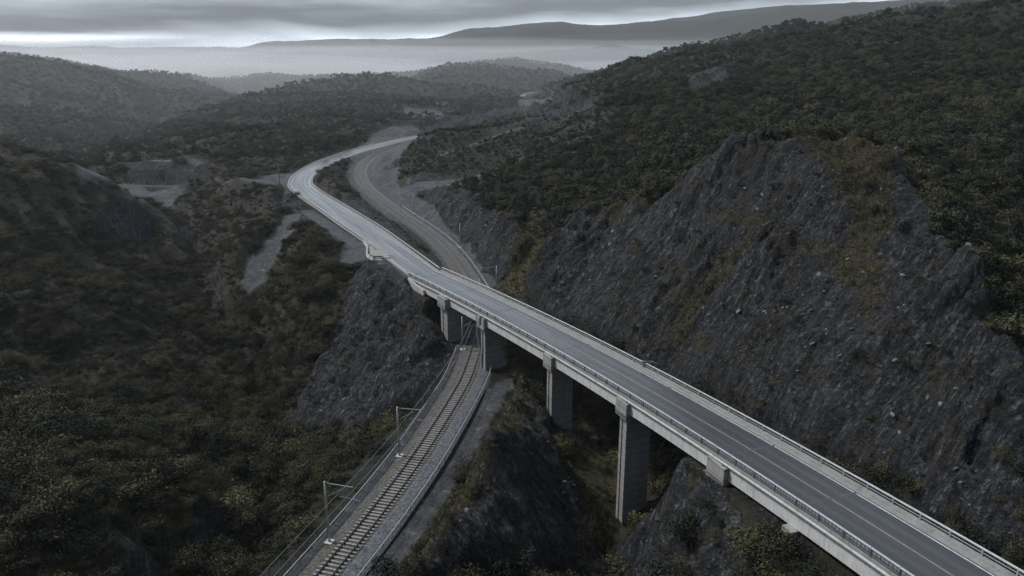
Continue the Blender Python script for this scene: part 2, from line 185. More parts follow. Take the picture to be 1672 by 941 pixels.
RELIEF = [[[-38.82,30.18,-0.3],[-34.72,43.57,-0.3],[-30.62,56.95,-0.3],[-26.51,70.34,-0.3],[-22.4,83.63,-0.3],[-18.84,96.95,-0.3],[-15.92,110.44,-0.3],[-13.39,124.0,-0.3],[-12.13,137.5,-0.3],[-11.56,151.17,-0.3],[-12.31,164.42,-0.3],[-14.69,177.89,-0.3],[-17.63,191.44,-0.3],[-20.92,204.89,-0.3],[-24.76,218.09,-0.3],[-29.28,231.03,-0.3],[-34.49,243.79,-0.3],[-40.14,256.54,-0.3],[-45.79,269.45,-0.3],[-51.21,282.39,-0.3],[-56.55,295.4,-0.3],[-61.68,308.56,-0.3],[-66.44,321.9,-0.3],[-70.69,335.47,-0.3],[-74.29,349.26,-0.3],[-77.19,363.21,-0.3],[-79.32,377.36,-0.3],[-80.64,391.53,-0.3],[-81.4,405.69,-0.3],[-81.5,420.02,-0.3],[-80.35,434.4,-0.3],[-78.37,448.5,-0.3],[-75.83,462.37,-0.3],[-73.17,476.2,-0.3],[-69.81,490.17,-0.3],[-65.54,503.79,-0.3],[-60.37,517.19,-0.3],[-54.01,530.15,-0.3],[-47.26,542.43,-0.3]],[[-29.26,27.25,-0.3],[-25.16,40.64,-0.3],[-21.05,54.02,-0.3],[-16.95,67.41,-0.3],[-12.8,80.86,-0.3],[-9.12,94.6,-0.3],[-6.11,108.47,-0.3],[-3.51,122.43,-0.3],[-2.15,136.8,-0.3],[-1.56,151.1,-0.3],[-2.4,165.77,-0.3],[-4.89,179.87,-0.3],[-7.88,193.68,-0.3],[-11.25,207.44,-0.3],[-15.22,221.11,-0.3],[-19.94,234.61,-0.3],[-25.32,247.77,-0.3],[-31.01,260.61,-0.3],[-36.58,273.35,-0.3],[-41.98,286.24,-0.3],[-47.27,299.13,-0.3],[-52.31,312.06,-0.3],[-56.96,325.09,-0.3],[-61.08,338.24,-0.3],[-64.56,351.54,-0.3],[-67.35,365.0,-0.3],[-69.39,378.53,-0.3],[-70.66,392.24,-0.3],[-71.4,406.04,-0.3],[-71.51,419.71,-0.3],[-70.42,433.22,-0.3],[-68.5,446.85,-0.3],[-66.0,460.52,-0.3],[-63.38,474.18,-0.3],[-60.19,487.43,-0.3],[-56.09,500.52,-0.3],[-51.18,513.24,-0.3],[-45.2,525.41,-0.3],[-38.46,537.66,-0.3]],[[-50.3,33.7,-6.5],[-46.19,47.09,-6.5],[-42.09,60.47,-6.5],[-37.98,73.86,-6.5],[-33.93,86.96,-6.5],[-30.51,99.77,-6.5]],[[-24.94,160.13,8.58],[-29.79,171.14,8.18],[-34.59,182.13,7.78],[-39.41,193.09,7.39],[-44.28,203.97,7.01],[-49.34,214.68,6.65],[-54.6,225.47,6.33],[-59.86,236.23,6.07],[-65.12,247.04,5.75],[-70.35,257.85,5.34],[-75.55,268.69,4.91],[-80.68,279.57,4.58],[-85.69,290.77,4.32],[-90.13,302.54,4.03],[-93.2,314.54,3.68],[-95.6,326.73,3.31],[-97.06,339.05,2.95],[-97.93,351.19,2.61],[-98.5,363.31,2.28],[-98.76,375.51,1.95],[-98.41,387.83,1.63],[-97.57,399.92,1.32],[-96.72,411.86,0.98],[-95.71,424.0,0.62],[-94.08,436.25,0.34],[-91.77,448.33,0.15],[-88.98,460.2,0.02],[-85.98,471.89,-0.08],[-82.71,483.64,-0.15],[-78.9,495.34,-0.2],[-74.4,506.84,-0.21],[-69.52,517.95,-0.21],[-64.61,528.87,-0.2]],[[-13.98,165.02,8.58],[-18.8,175.95,8.18],[-23.6,186.94,7.78],[-28.43,197.94,7.39],[-33.37,208.96,7.01],[-38.55,219.93,6.65],[-43.8,230.71,6.33],[-49.08,241.51,6.07],[-54.32,252.27,5.75],[-59.54,263.06,5.34],[-64.71,273.84,4.91],[-69.81,284.66,4.58],[-74.61,295.36,4.32],[-78.65,306.01,4.03],[-81.51,317.26,3.68],[-83.75,328.6,3.31],[-85.11,340.1,2.95],[-85.95,351.89,2.61],[-86.51,363.73,2.28],[-86.76,375.52,1.95],[-86.43,387.17,1.63],[-85.6,399.01,1.32],[-84.75,411.01,0.98],[-83.77,422.77,0.62],[-82.24,434.3,0.34],[-80.04,445.79,0.15],[-77.34,457.28,0.02],[-74.38,468.83,-0.08],[-71.21,480.21,-0.15],[-67.59,491.32,-0.2],[-63.34,502.17,-0.21],[-58.58,513.03,-0.21],[-53.64,524.0,-0.2]],[[0.61,116.53,2.6],[0.19,110.7,4.0],[-1.05,99.14,5.2],[-2.4,89.11,6.0],[-4.09,80.0,6.2],[-6.74,71.77,6.0],[-10.02,65.65,5.2],[-13.24,60.47,4.0]],[[-0.11,125.37,-0.5],[-2.88,116.82,-0.79],[-4.93,108.05,-0.88],[-7.01,99.3,-0.9],[-9.39,90.62,-0.84],[-11.89,81.97,-0.73],[-14.56,73.38,-0.56]],[[6.29,121.84,-1.0],[9.36,112.33,-2.0],[13.95,104.22,-3.0],[15.31,95.27,-3.8],[14.19,87.59,-5.5],[11.53,81.47,-7.5],[7.41,72.73,-10.0]],[[3.06,100.72,1.0],[4.38,88.74,0.3],[3.23,78.55,0.0],[0.95,71.36,0.3]],[[-11.11,145.44,-3.2]],[[-3.03,130.87,-0.9]],[[8.03,109.07,-0.9]],[[16.66,90.04,-2.9]],[[-26.2,160.02,7.71],[-22.61,159.91,7.9],[-15.79,164.1,7.9],[-13.45,167.91,7.51]],[[-52.66,172.33,4.5],[-46.37,176.54,6.0],[-40.25,175.68,7.0],[-34.01,173.53,7.3],[-29.34,173.18,7.4]],[[-31.6,152.14,4.5],[-24.03,153.03,4.2],[-18.56,149.83,2.6],[-13.87,139.52,1.2]],[[-38.62,142.57,0.0],[-27.75,136.82,1.0],[-20.54,135.44,0.3],[-15.04,132.58,-1.0]],[[-39.31,127.29,-6.0],[-30.16,124.21,-4.5],[-21.04,122.32,-2.4],[-15.57,121.84,-1.0]],[[-10.98,156.14,3.22]],[[-6.34,148.18,0.18]],[[-29.67,69.43,-7.0],[-31.89,80.71,-7.0],[-33.61,92.58,-8.0],[-36.93,111.69,-9.5],[-45.23,128.8,-10.5],[-56.67,149.3,-11.0],[-72.63,178.9,-11.0],[-91.07,214.77,-11.0],[-113.23,262.35,-10.0],[-135.21,303.98,-9.0],[-152.41,333.58,-9.0]],[[-83.93,95.23,4.0],[-73.22,98.46,4.0],[-67.31,97.66,5.0],[-62.07,96.02,5.0],[-53.78,92.58,3.4],[-46.11,87.83,1.6],[-38.97,83.17,-0.6],[-34.17,79.69,-3.0]],[[-102.32,124.42,-4.0],[-89.99,125.68,-4.0],[-78.89,125.24,-5.0],[-65.58,119.73,-7.0],[-53.26,109.99,-8.5]],[[-52.9,66.62,4.0],[-50.87,74.65,5.2],[-42.18,69.82,1.5],[-37.83,74.3,-2.0]],[[-219.78,245.0,29.22],[-183.25,242.0,27.09],[-159.38,240.0,25.06],[-145.89,236.0,23.34],[-131.35,232.0,18.71],[-118.59,230.0,10.62],[-111.11,238.0,2.14]],[[-142.62,185.0,9.46],[-127.38,185.0,9.46],[-119.2,205.0,4.43],[-111.39,220.0,-4.04]],[[-118.55,150.0,5.23],[-105.88,150.0,5.23],[-97.55,166.0,-0.19],[-90.81,180.0,-6.54]],[[-109.38,134.91,-2.0],[-100.22,138.4,-3.5],[-82.01,148.87,-8.0]],[[-380.0,400.0,-8.0],[-330.0,400.0,-10.0],[-260.0,395.0,-12.0],[-200.0,380.0,-14.0],[-160.0,352.0,-14.0],[-140.0,335.0,-13.0]],[[-300.0,320.0,-4.0],[-230.0,318.0,-8.0],[-190.0,312.0,-10.0],[-150.0,300.0,-11.0]],[[-59.03,225.36,6.5],[-56.5,210.29,7.0],[-54.11,194.26,6.8],[-54.11,177.73,5.2],[-57.06,166.87,1.0],[-60.05,155.3,-5.0]],[[-51.99,218.43,6.2],[-45.88,194.78,7.0],[-43.3,179.56,7.0]],[[-70.6,242.26,4.8],[-69.54,234.86,4.29],[-69.04,227.41,3.61],[-68.86,219.95,2.86],[-68.64,212.49,2.05],[-68.35,205.05,1.16],[-67.87,197.64,0.15],[-67.02,190.28,-1.02]],[[-78.22,217.83,1.2],[-78.48,204.67,-2.5],[-76.48,193.29,-6.0]],[[-138.95,316.06,-3.0],[-127.88,313.78,1.0],[-116.09,313.41,3.6],[-94.12,280.25,4.6],[-78.0,252.12,4.8],[-70.39,235.8,4.6]],[[-123.08,280.72,-8.0],[-106.22,267.33,-4.5],[-86.34,238.6,-1.0]],[[-219.38,381.87,-6.0],[-208.4,377.27,-7.49],[-196.75,374.66,-8.15],[-184.77,373.94,-8.01],[-172.79,373.79,-8.21],[-160.99,372.21,-8.04],[-151.06,365.76,-6.49],[-142.48,357.62,-4.5],[-134.55,348.82,-2.6],[-127.29,339.46,-0.69],[-118.78,331.42,1.3],[-107.87,334.83,2.6]],[[-191.34,382.81,-4.0],[-189.47,391.64,-1.0],[-181.72,402.64,-1.0],[-166.75,409.54,-1.0],[-154.76,396.34,-2.0]],[[-193.19,380.95,-8.0],[-163.36,379.13,-8.0],[-142.76,361.86,-4.5]],[[-203.81,376.21,-13.0],[-180.31,367.47,-15.0],[-162.71,353.29,-14.0]],[[-305.61,520.0,-20.1],[-291.81,560.0,-16.18],[-282.01,620.0,-11.76],[-266.45,700.0,-1.56],[-252.66,780.0,6.72],[-234.65,850.0,13.85],[-210.5,890.0,21.2],[-177.84,900.0,24.84],[-150.09,900.0,24.16],[-122.46,900.0,20.14],[-90.76,860.0,11.41],[-72.38,800.0,1.21]],[[-258.26,470.0,-17.66],[-208.63,490.0,-7.16],[-172.76,500.0,-4.51],[-154.49,585.0,1.14],[-118.16,640.0,5.82],[-93.74,680.0,0.08]],[[-171.0,440.0,-10.5],[-125.98,420.0,-4.13],[-112.9,450.0,-1.29],[-99.31,490.0,-1.77],[-82.05,530.0,-2.34]],[[-100.39,709.48,2.0],[-78.2,709.48,2.0],[-53.4,675.54,2.0]],[[2.51,806.33,2.0],[22.9,865.13,2.0],[50.05,932.97,2.0]],[[-63.55,551.62,-3.0],[-36.94,618.49,-2.0],[-2.98,633.62,0.0],[34.48,688.73,2.0]],[[-56.97,800.0,-7.34],[-30.71,860.0,10.12],[-0.7,900.0,-9.75]],[[-43.38,309.5,1.5],[-29.42,314.79,2.9],[-15.73,320.64,4.52],[-3.52,329.08,6.63],[7.48,339.04,8.73],[17.59,349.93,10.76]],[[-51.81,358.27,3.0],[-39.34,365.75,6.05],[-30.43,377.67,7.73],[-22.21,390.14,9.22],[-14.42,402.86,10.7],[-6.7,415.65,12.09],[1.03,428.43,13.4],[11.04,439.38,14.92]],[[-47.41,325.82,1.0],[-52.39,356.34,3.0],[-53.15,380.15,7.0],[-48.51,398.12,10.0],[-24.73,413.34,15.0]],[[-12.46,440.0,13.72],[4.97,452.0,14.31],[23.58,470.0,15.91],[46.51,480.0,20.2]],[[-51.99,329.96,0.3],[-60.2,384.81,0.3],[-66.34,437.48,0.3]],[[-53.7,500.0,1.35],[6.15,560.0,5.64]],[[-33.75,296.87,3.0],[-27.18,290.96,5.0],[-16.39,267.16,7.0],[-2.82,215.8,8.6],[5.34,191.18,9.2],[9.6,181.66,8.6]],[[-33.96,287.24,0.5],[-24.37,262.61,0.5],[-13.36,219.14,0.5],[-5.78,193.01,0.5],[-2.07,175.95,0.8]],[[4.35,180.18,4.5],[2.03,173.1,2.0]],[[2.0,640.0,5.82],[21.62,630.0,12.85],[45.24,620.0,22.92],[70.9,560.0,36.19],[88.95,540.0,42.11],[110.22,520.0,46.47],[138.08,500.0,53.08],[175.65,480.0,58.45],[197.16,460.0,65.66],[210.71,440.0,69.03],[222.39,420.0,70.54],[226.7,400.0,72.69],[238.99,380.0,74.01],[273.76,360.0,76.62],[329.56,350.0,83.38]],[[2.91,258.18,12.0],[10.75,206.82,14.0],[28.12,213.26,20.0],[32.34,248.26,24.0],[40.09,311.38,28.0],[49.4,387.26,33.0]],[[16.82,330.0,10.85],[21.68,430.0,12.35],[35.44,540.0,15.72]],[[51.76,230.0,28.16],[55.71,170.0,36.09],[64.86,166.0,36.95],[80.41,180.0,34.5],[89.63,175.0,32.75],[96.88,170.0,31.39],[107.53,160.0,28.99],[123.15,150.0,27.02]],[[75.64,330.0,33.9],[97.05,300.0,33.62],[131.29,300.0,40.45],[128.92,230.0,35.32],[140.59,220.0,36.22],[162.71,215.0,36.67]],[[135.88,380.0,44.82],[177.44,360.0,53.37],[199.81,320.0,51.31]],[[87.16,130.0,23.3],[71.49,108.0,19.44],[68.79,95.0,15.16],[79.73,95.0,13.37]],[[74.35,152.0,34.96],[72.48,140.0,32.37],[69.1,126.0,29.58],[63.98,108.0,26.06],[61.6,97.0,24.03],[58.69,86.0,21.43],[56.49,77.0,19.24],[56.77,68.0,16.12]],[[10.01,176.0,10.98],[14.16,174.0,13.26],[22.78,170.0,17.81],[29.85,164.0,22.29],[36.16,158.0,28.05],[41.78,152.0,33.39],[47.5,148.0,36.92],[52.59,146.0,37.76],[58.38,146.0,37.76],[66.79,149.0,36.56],[74.35,152.0,34.96]],[[53.89,133.0,33.55],[54.26,120.0,25.81],[51.25,110.0,21.68],[50.16,99.0,18.92]],[[7.36,142.14,1.0],[17.74,119.97,-1.0],[27.82,98.25,0.0],[36.71,76.49,4.0],[44.42,54.71,9.0],[50.92,32.9,12.0]],[[10.19,119.45,-1.5],[20.49,95.05,-2.5],[23.68,82.31,1.0]],[[14.27,78.0,-2.62],[16.79,77.5,3.26],[18.14,76.5,7.34],[19.45,75.5,10.64],[19.71,70.01,13.4],[21.59,64.98,13.2],[23.74,59.61,14.0],[27.3,49.13,15.1],[32.39,32.38,16.9],[36.74,15.64,19.0]],[[17.2,70.97,9.5],[17.65,69.23,12.0],[19.53,64.22,12.3],[21.67,58.87,13.3],[25.21,48.45,14.2],[30.27,31.78,16.0],[34.6,15.13,18.0]],[[22.23,70.97,13.2],[24.12,65.92,12.8],[26.1,60.44,14.4],[29.68,49.91,15.0]],[[29.29,67.82,9.5],[31.13,62.7,13.6],[34.91,51.61,14.8]],[[33.77,41.92,15.5],[38.53,25.01,17.8],[41.61,12.34,19.6]],[[28.24,73.47,7.5]],[[18.87,68.73,7.0],[19.17,64.04,5.0],[24.16,58.38,9.5],[15.72,77.14,-5.0]],[[-100.0,20.0,0.0]],[[0.0,0.0,-10.0]],[[0.0,40.0,-10.0]],[[60.0,10.0,14.0]],[[110.0,40.0,22.0]],[[200.0,50.0,35.0]],[[330.0,100.0,70.0]],[[350.0,300.0,80.0]],[[-150.0,0.0,0.0]],[[-200.0,100.0,4.0]],[[-350.0,200.0,12.0]],[[-420.0,350.0,12.0]],[[-60.0,-55.0,-4.0]],[[80.0,-55.0,20.0]],[[400.0,-55.0,80.0]],[[-500.0,-55.0,10.0]],[[-782.85,900.0,48.11],[-645.61,900.0,45.47],[-577.3,900.0,42.16],[-536.48,900.0,38.84],[-489.09,900.0,32.86],[-437.71,890.0,19.87],[-395.84,885.0,8.12],[-344.31,870.0,-11.55],[-304.86,850.0,-25.68]],[[-443.34,540.0,-9.36],[-351.8,530.0,-11.48],[-318.96,560.0,-18.84],[-322.57,640.0,-21.46],[-315.68,720.0,-19.33],[-305.44,800.0,-17.79]],[[-496.19,680.0,10.46],[-397.29,690.0,1.9],[-366.67,760.0,-6.5]],[[-1030.3,1300.0,48.41],[-799.42,1250.0,48.7],[-747.34,1250.0,45.95],[-680.52,1220.0,31.84],[-624.99,1200.0,21.58],[-579.4,1180.0,14.26]],[[-538.64,1080.0,17.8],[-518.06,1100.0,22.82],[-484.36,1100.0,21.18],[-424.05,1080.0,0.01],[-376.38,1060.0,-10.97],[-332.72,1050.0,-18.31]],[[-418.05,1000.0,-12.49],[-381.78,1010.0,-3.99],[-332.26,1000.0,-12.49],[-295.73,980.0,-18.59]],[[-174.9,1150.0,-3.62],[-138.5,1150.0,15.32],[-102.73,1150.0,24.72],[-58.4,1150.0,28.13],[3.54,1150.0,23.87],[55.82,1130.0,16.87],[97.13,1100.0,5.58]],[[-85.71,950.0,-0.42],[-12.42,1000.0,4.15]],[[-308.69,1450.0,9.03],[-174.24,1450.0,15.49],[-106.88,1450.0,30.5],[-51.14,1450.0,36.9],[4.45,1450.0,39.03],[71.25,1450.0,30.5],[152.14,1420.0,13.17]],[[-622.44,1500.0,-10.51],[-551.24,1500.0,2.94],[-469.2,1500.0,12.98],[-388.84,1500.0,6.29]],[[-1700.0,1800.0,-10.0]],[[-700.0,1800.0,-15.0]],[[-150.0,1800.0,-15.0]],[[250.0,1800.0,-15.0]],[[700.0,1800.0,-5.0]],[[-1300.0,2400.0,0.0]],[[-400.0,2400.0,0.0]],[[300.0,2400.0,0.0]],[[1000.0,2400.0,10.0]],[[-420.0,1300.0,-30.0]],[[-100.0,1280.0,-25.0]],[[180.0,1300.0,-20.0]],[[-1100.0,1250.0,10.0]],[[-1800.0,1000.0,40.0]],[[191.56,2200.0,54.4],[274.95,2200.0,70.4],[351.03,2200.0,57.6]],[[134.67,820.0,42.79],[168.91,800.0,51.33],[224.53,780.0,62.8],[257.13,760.0,71.96],[268.48,760.0,73.6],[292.44,750.0,71.75],[327.39,740.0,74.73]],[[448.64,1300.0,74.86],[512.18,1300.0,96.35],[570.47,1300.0,108.39],[651.3,1300.0,124.04],[684.8,1300.0,122.2],[716.2,1250.0,127.58],[751.0,1200.0,131.46],[911.52,1150.0,145.95]],[[108.97,660.0,34.13],[179.11,640.0,41.91],[240.24,610.0,49.31],[283.62,560.0,58.04],[321.75,520.0,63.55]],[[317.58,1000.0,41.36],[422.54,980.0,52.42],[516.78,950.0,62.91]],[[-1122.17,2450.0,5.68],[-1008.28,2450.0,12.91],[-914.43,2450.0,11.1],[-800.26,2450.0,23.72],[-667.99,2450.0,32.72],[-546.65,2450.0,23.72],[-405.02,2450.0,38.1],[-255.19,2450.0,32.72],[-142.38,2450.0,45.27],[-30.02,2450.0,34.51]],[[-3580.05,3250.0,8.41],[-2581.64,3250.0,13.19],[-1835.74,3250.0,3.62],[-1562.99,3200.0,-2.64],[-1363.58,3200.0,18.55],[-1197.42,3150.0,19.13],[-1044.4,3100.0,51.48],[-936.55,3100.0,65.03],[-734.29,3050.0,78.18],[-562.77,3000.0,69.1],[-402.45,3000.0,73.46],[-287.66,3000.0,88.69],[-195.81,3000.0,114.68],[-81.93,3000.0,119.0],[54.52,3000.0,136.23],[179.26,3000.0,146.97],[281.69,3000.0,136.23],[372.72,3000.0,131.93],[508.63,3000.0,140.53],[616.39,2950.0,137.01],[736.0,2950.0,149.67],[864.28,2900.0,166.69],[1016.66,2900.0,193.44],[1136.71,2850.0,205.16],[1225.4,2800.0,192.66],[1306.05,2750.0,209.61],[1422.95,2700.0,225.78],[1654.03,2650.0,244.85],[2162.99,2500.0,268.84]],[[-4200.0,4200.0,150.0]],[[4200.0,4200.0,200.0]],[[-4200.0,-60.0,50.0]],[[4200.0,-60.0,100.0]],[[-4200.0,2000.0,100.0]],[[4200.0,2000.0,200.0]],[[0.0,4200.0,120.0]],[[-2000.0,-60.0,30.0]],[[2000.0,-60.0,120.0]],[[-2000.0,600.0,60.0]],[[1600.0,600.0,130.0]],[[-1200.0,350.0,35.0]],[[900.0,400.0,110.0]]]
RAIL = [[-34.04,28.72,0.0],[-32.87,32.54,0.0],[-31.7,36.37,0.0],[-30.53,40.19,0.0],[-29.35,44.02,0.0],[-28.18,47.84,0.0],[-27.01,51.66,0.0],[-25.83,55.49,0.0],[-24.66,59.31,0.0],[-23.49,63.14,0.0],[-22.32,66.96,0.0],[-21.14,70.78,0.0],[-19.96,74.61,-0.0],[-18.75,78.42,-0.0],[-17.6,82.25,-0.0],[-16.52,86.1,-0.0],[-15.46,89.96,-0.0],[-14.46,93.83,-0.0],[-13.52,97.72,-0.0],[-12.65,101.62,0.0],[-11.82,105.54,0.0],[-11.02,109.45,0.0],[-10.24,113.38,0.0],[-9.49,117.31,0.0],[-8.78,121.24,-0.0],[-8.16,125.2,-0.0],[-7.76,129.17,-0.0],[-7.44,133.16,-0.0],[-7.14,137.15,-0.0],[-6.88,141.14,0.0],[-6.68,145.14,0.0],[-6.57,149.14,0.0],[-6.55,153.14,0.0],[-6.62,157.13,0.0],[-6.89,161.12,0.0],[-7.36,165.1,0.0],[-7.96,169.05,-0.0],[-8.65,172.99,-0.0],[-9.4,176.92,-0.0],[-10.19,180.84,-0.0],[-11.02,184.75,-0.0],[-11.87,188.66,-0.0],[-12.76,192.56,0.0],[-13.67,196.46,0.0],[-14.6,200.35,0.0],[-15.58,204.23,0.0],[-16.6,208.09,0.0],[-17.67,211.95,0.0],[-18.81,215.78,0.0],[-19.99,219.6,0.0],[-21.23,223.41,0.0],[-22.53,227.19,0.0],[-23.9,230.95,0.0],[-25.33,234.68,0.0],[-26.81,238.4,0.0],[-28.33,242.1,0.0],[-29.9,245.78,0.0],[-31.51,249.44,0.0],[-33.13,253.1,0.0],[-34.76,256.75,0.0],[-36.39,260.4,0.0],[-38.01,264.06,0.0],[-39.61,267.73,0.0],[-41.19,271.4,0.0],[-42.74,275.09,0.0],[-44.28,278.78,0.0],[-45.83,282.47,0.0],[-47.36,286.16,0.0],[-48.89,289.86,0.0],[-50.41,293.56,0.0],[-51.91,297.27,0.0],[-53.4,300.98,0.0],[-54.86,304.7,0.0],[-56.29,308.44,0.0],[-57.69,312.19,0.0],[-59.06,315.94,0.0],[-60.4,319.71,0.0],[-61.7,323.5,0.0],[-62.96,327.29,0.0],[-64.17,331.11,0.0],[-65.33,334.93,0.0],[-66.44,338.78,-0.0],[-67.49,342.64,-0.0],[-68.49,346.51,-0.0],[-69.43,350.4,-0.0],[-70.31,354.3,-0.0],[-71.13,358.21,-0.0],[-71.9,362.14,-0.0],[-72.62,366.07,-0.0],[-73.27,370.02,-0.0],[-73.85,373.98,-0.0],[-74.36,377.95,-0.0],[-74.79,381.92,-0.0],[-75.17,385.9,-0.0],[-75.5,389.89,0.0],[-75.79,393.88,0.0],[-76.03,397.87,0.0],[-76.24,401.87,0.0],[-76.4,405.86,0.0],[-76.51,409.86,0.0],[-76.57,413.86,0.0],[-76.55,417.86,0.0],[-76.43,421.86,0.0],[-76.19,425.85,0.0],[-75.83,429.84,0.0],[-75.39,433.81,0.0],[-74.9,437.78,0.0],[-74.36,441.75,0.0],[-73.76,445.7,0.0],[-73.1,449.64,0.0],[-72.39,453.58,0.0],[-71.66,457.51,0.0],[-70.91,461.44,0.0],[-70.18,465.38,0.0],[-69.44,469.31,0.0],[-68.67,473.23,0.0],[-67.86,477.15,0.0],[-66.99,481.05,0.0],[-66.05,484.94,0.0],[-65.0,488.8,0.0],[-63.88,492.64,0.0],[-62.7,496.46,0.0],[-61.46,500.26,0.0],[-60.15,504.04,0.0],[-58.77,507.8,0.0],[-57.31,511.52,0.0],[-55.77,515.22,0.0],[-54.14,518.87,-0.0],[-52.39,522.46,-0.0],[-50.55,526.02,-0.0],[-48.65,529.54,-0.0],[-46.72,533.04,-0.0],[-44.78,536.54,-0.0],[-42.86,540.05,-0.0]]
ROAD = [[-17.64,159.45,8.93],[-18.6,160.77,8.85],[-20.27,164.4,8.71],[-21.88,168.06,8.58],[-23.49,171.72,8.44],[-25.09,175.38,8.31],[-26.69,179.04,8.18],[-28.3,182.7,8.05],[-29.9,186.37,7.92],[-31.51,190.03,7.79],[-33.12,193.69,7.66],[-34.73,197.35,7.53],[-36.35,201.0,7.4],[-38.0,204.64,7.27],[-39.66,208.28,7.15],[-41.35,211.9,7.03],[-43.07,215.51,6.91],[-44.82,219.1,6.8],[-46.58,222.7,6.69],[-48.33,226.29,6.58],[-50.07,229.89,6.49],[-51.83,233.49,6.4],[-53.59,237.08,6.31],[-55.35,240.67,6.22],[-57.1,244.26,6.12],[-58.85,247.86,6.01],[-60.59,251.45,5.89],[-62.34,255.05,5.75],[-64.08,258.65,5.61],[-65.81,262.25,5.46],[-67.54,265.85,5.32],[-69.27,269.46,5.18],[-70.98,273.07,5.05],[-72.69,276.69,4.93],[-74.39,280.31,4.82],[-76.09,283.93,4.73],[-77.76,287.56,4.65],[-79.37,291.22,4.56],[-80.91,294.91,4.47],[-82.41,298.62,4.38],[-83.78,302.37,4.28],[-84.94,306.2,4.18],[-85.94,310.07,4.07],[-86.9,313.95,3.95],[-87.8,317.85,3.82],[-88.63,321.76,3.69],[-89.35,325.69,3.57],[-89.97,329.64,3.45],[-90.49,333.61,3.33],[-90.9,337.58,3.21],[-91.25,341.57,3.1],[-91.55,345.55,2.98],[-91.82,349.54,2.87],[-92.05,353.53,2.76],[-92.25,357.53,2.65],[-92.43,361.52,2.54],[-92.57,365.52,2.43],[-92.68,369.51,2.32],[-92.74,373.51,2.21],[-92.75,377.51,2.1],[-92.67,381.51,1.99],[-92.52,385.5,1.88],[-92.3,389.5,1.78],[-92.04,393.49,1.67],[-91.74,397.47,1.57],[-91.44,401.46,1.46],[-91.15,405.45,1.35],[-90.88,409.44,1.24],[-90.59,413.43,1.12],[-90.29,417.41,1.0],[-89.94,421.4,0.88],[-89.53,425.37,0.77],[-89.05,429.34,0.67],[-88.47,433.3,0.58],[-87.82,437.25,0.51],[-87.1,441.18,0.44],[-86.32,445.1,0.38],[-85.47,449.01,0.33],[-84.58,452.91,0.28],[-83.64,456.8,0.24],[-82.67,460.68,0.2],[-81.68,464.55,0.17],[-80.68,468.43,0.14],[-79.66,472.3,0.11],[-78.61,476.16,0.08],[-77.52,480.0,0.06],[-76.38,483.84,0.04],[-75.18,487.65,0.02],[-73.91,491.44,0.01],[-72.57,495.21,-0.0],[-71.14,498.95,-0.01],[-69.64,502.66,-0.01],[-68.09,506.34,-0.01],[-66.49,510.01,-0.01],[-64.87,513.67,-0.01],[-63.23,517.32,-0.01],[-61.58,520.96,-0.01],[-59.94,524.61,-0.0],[-58.32,528.26,-0.0]]
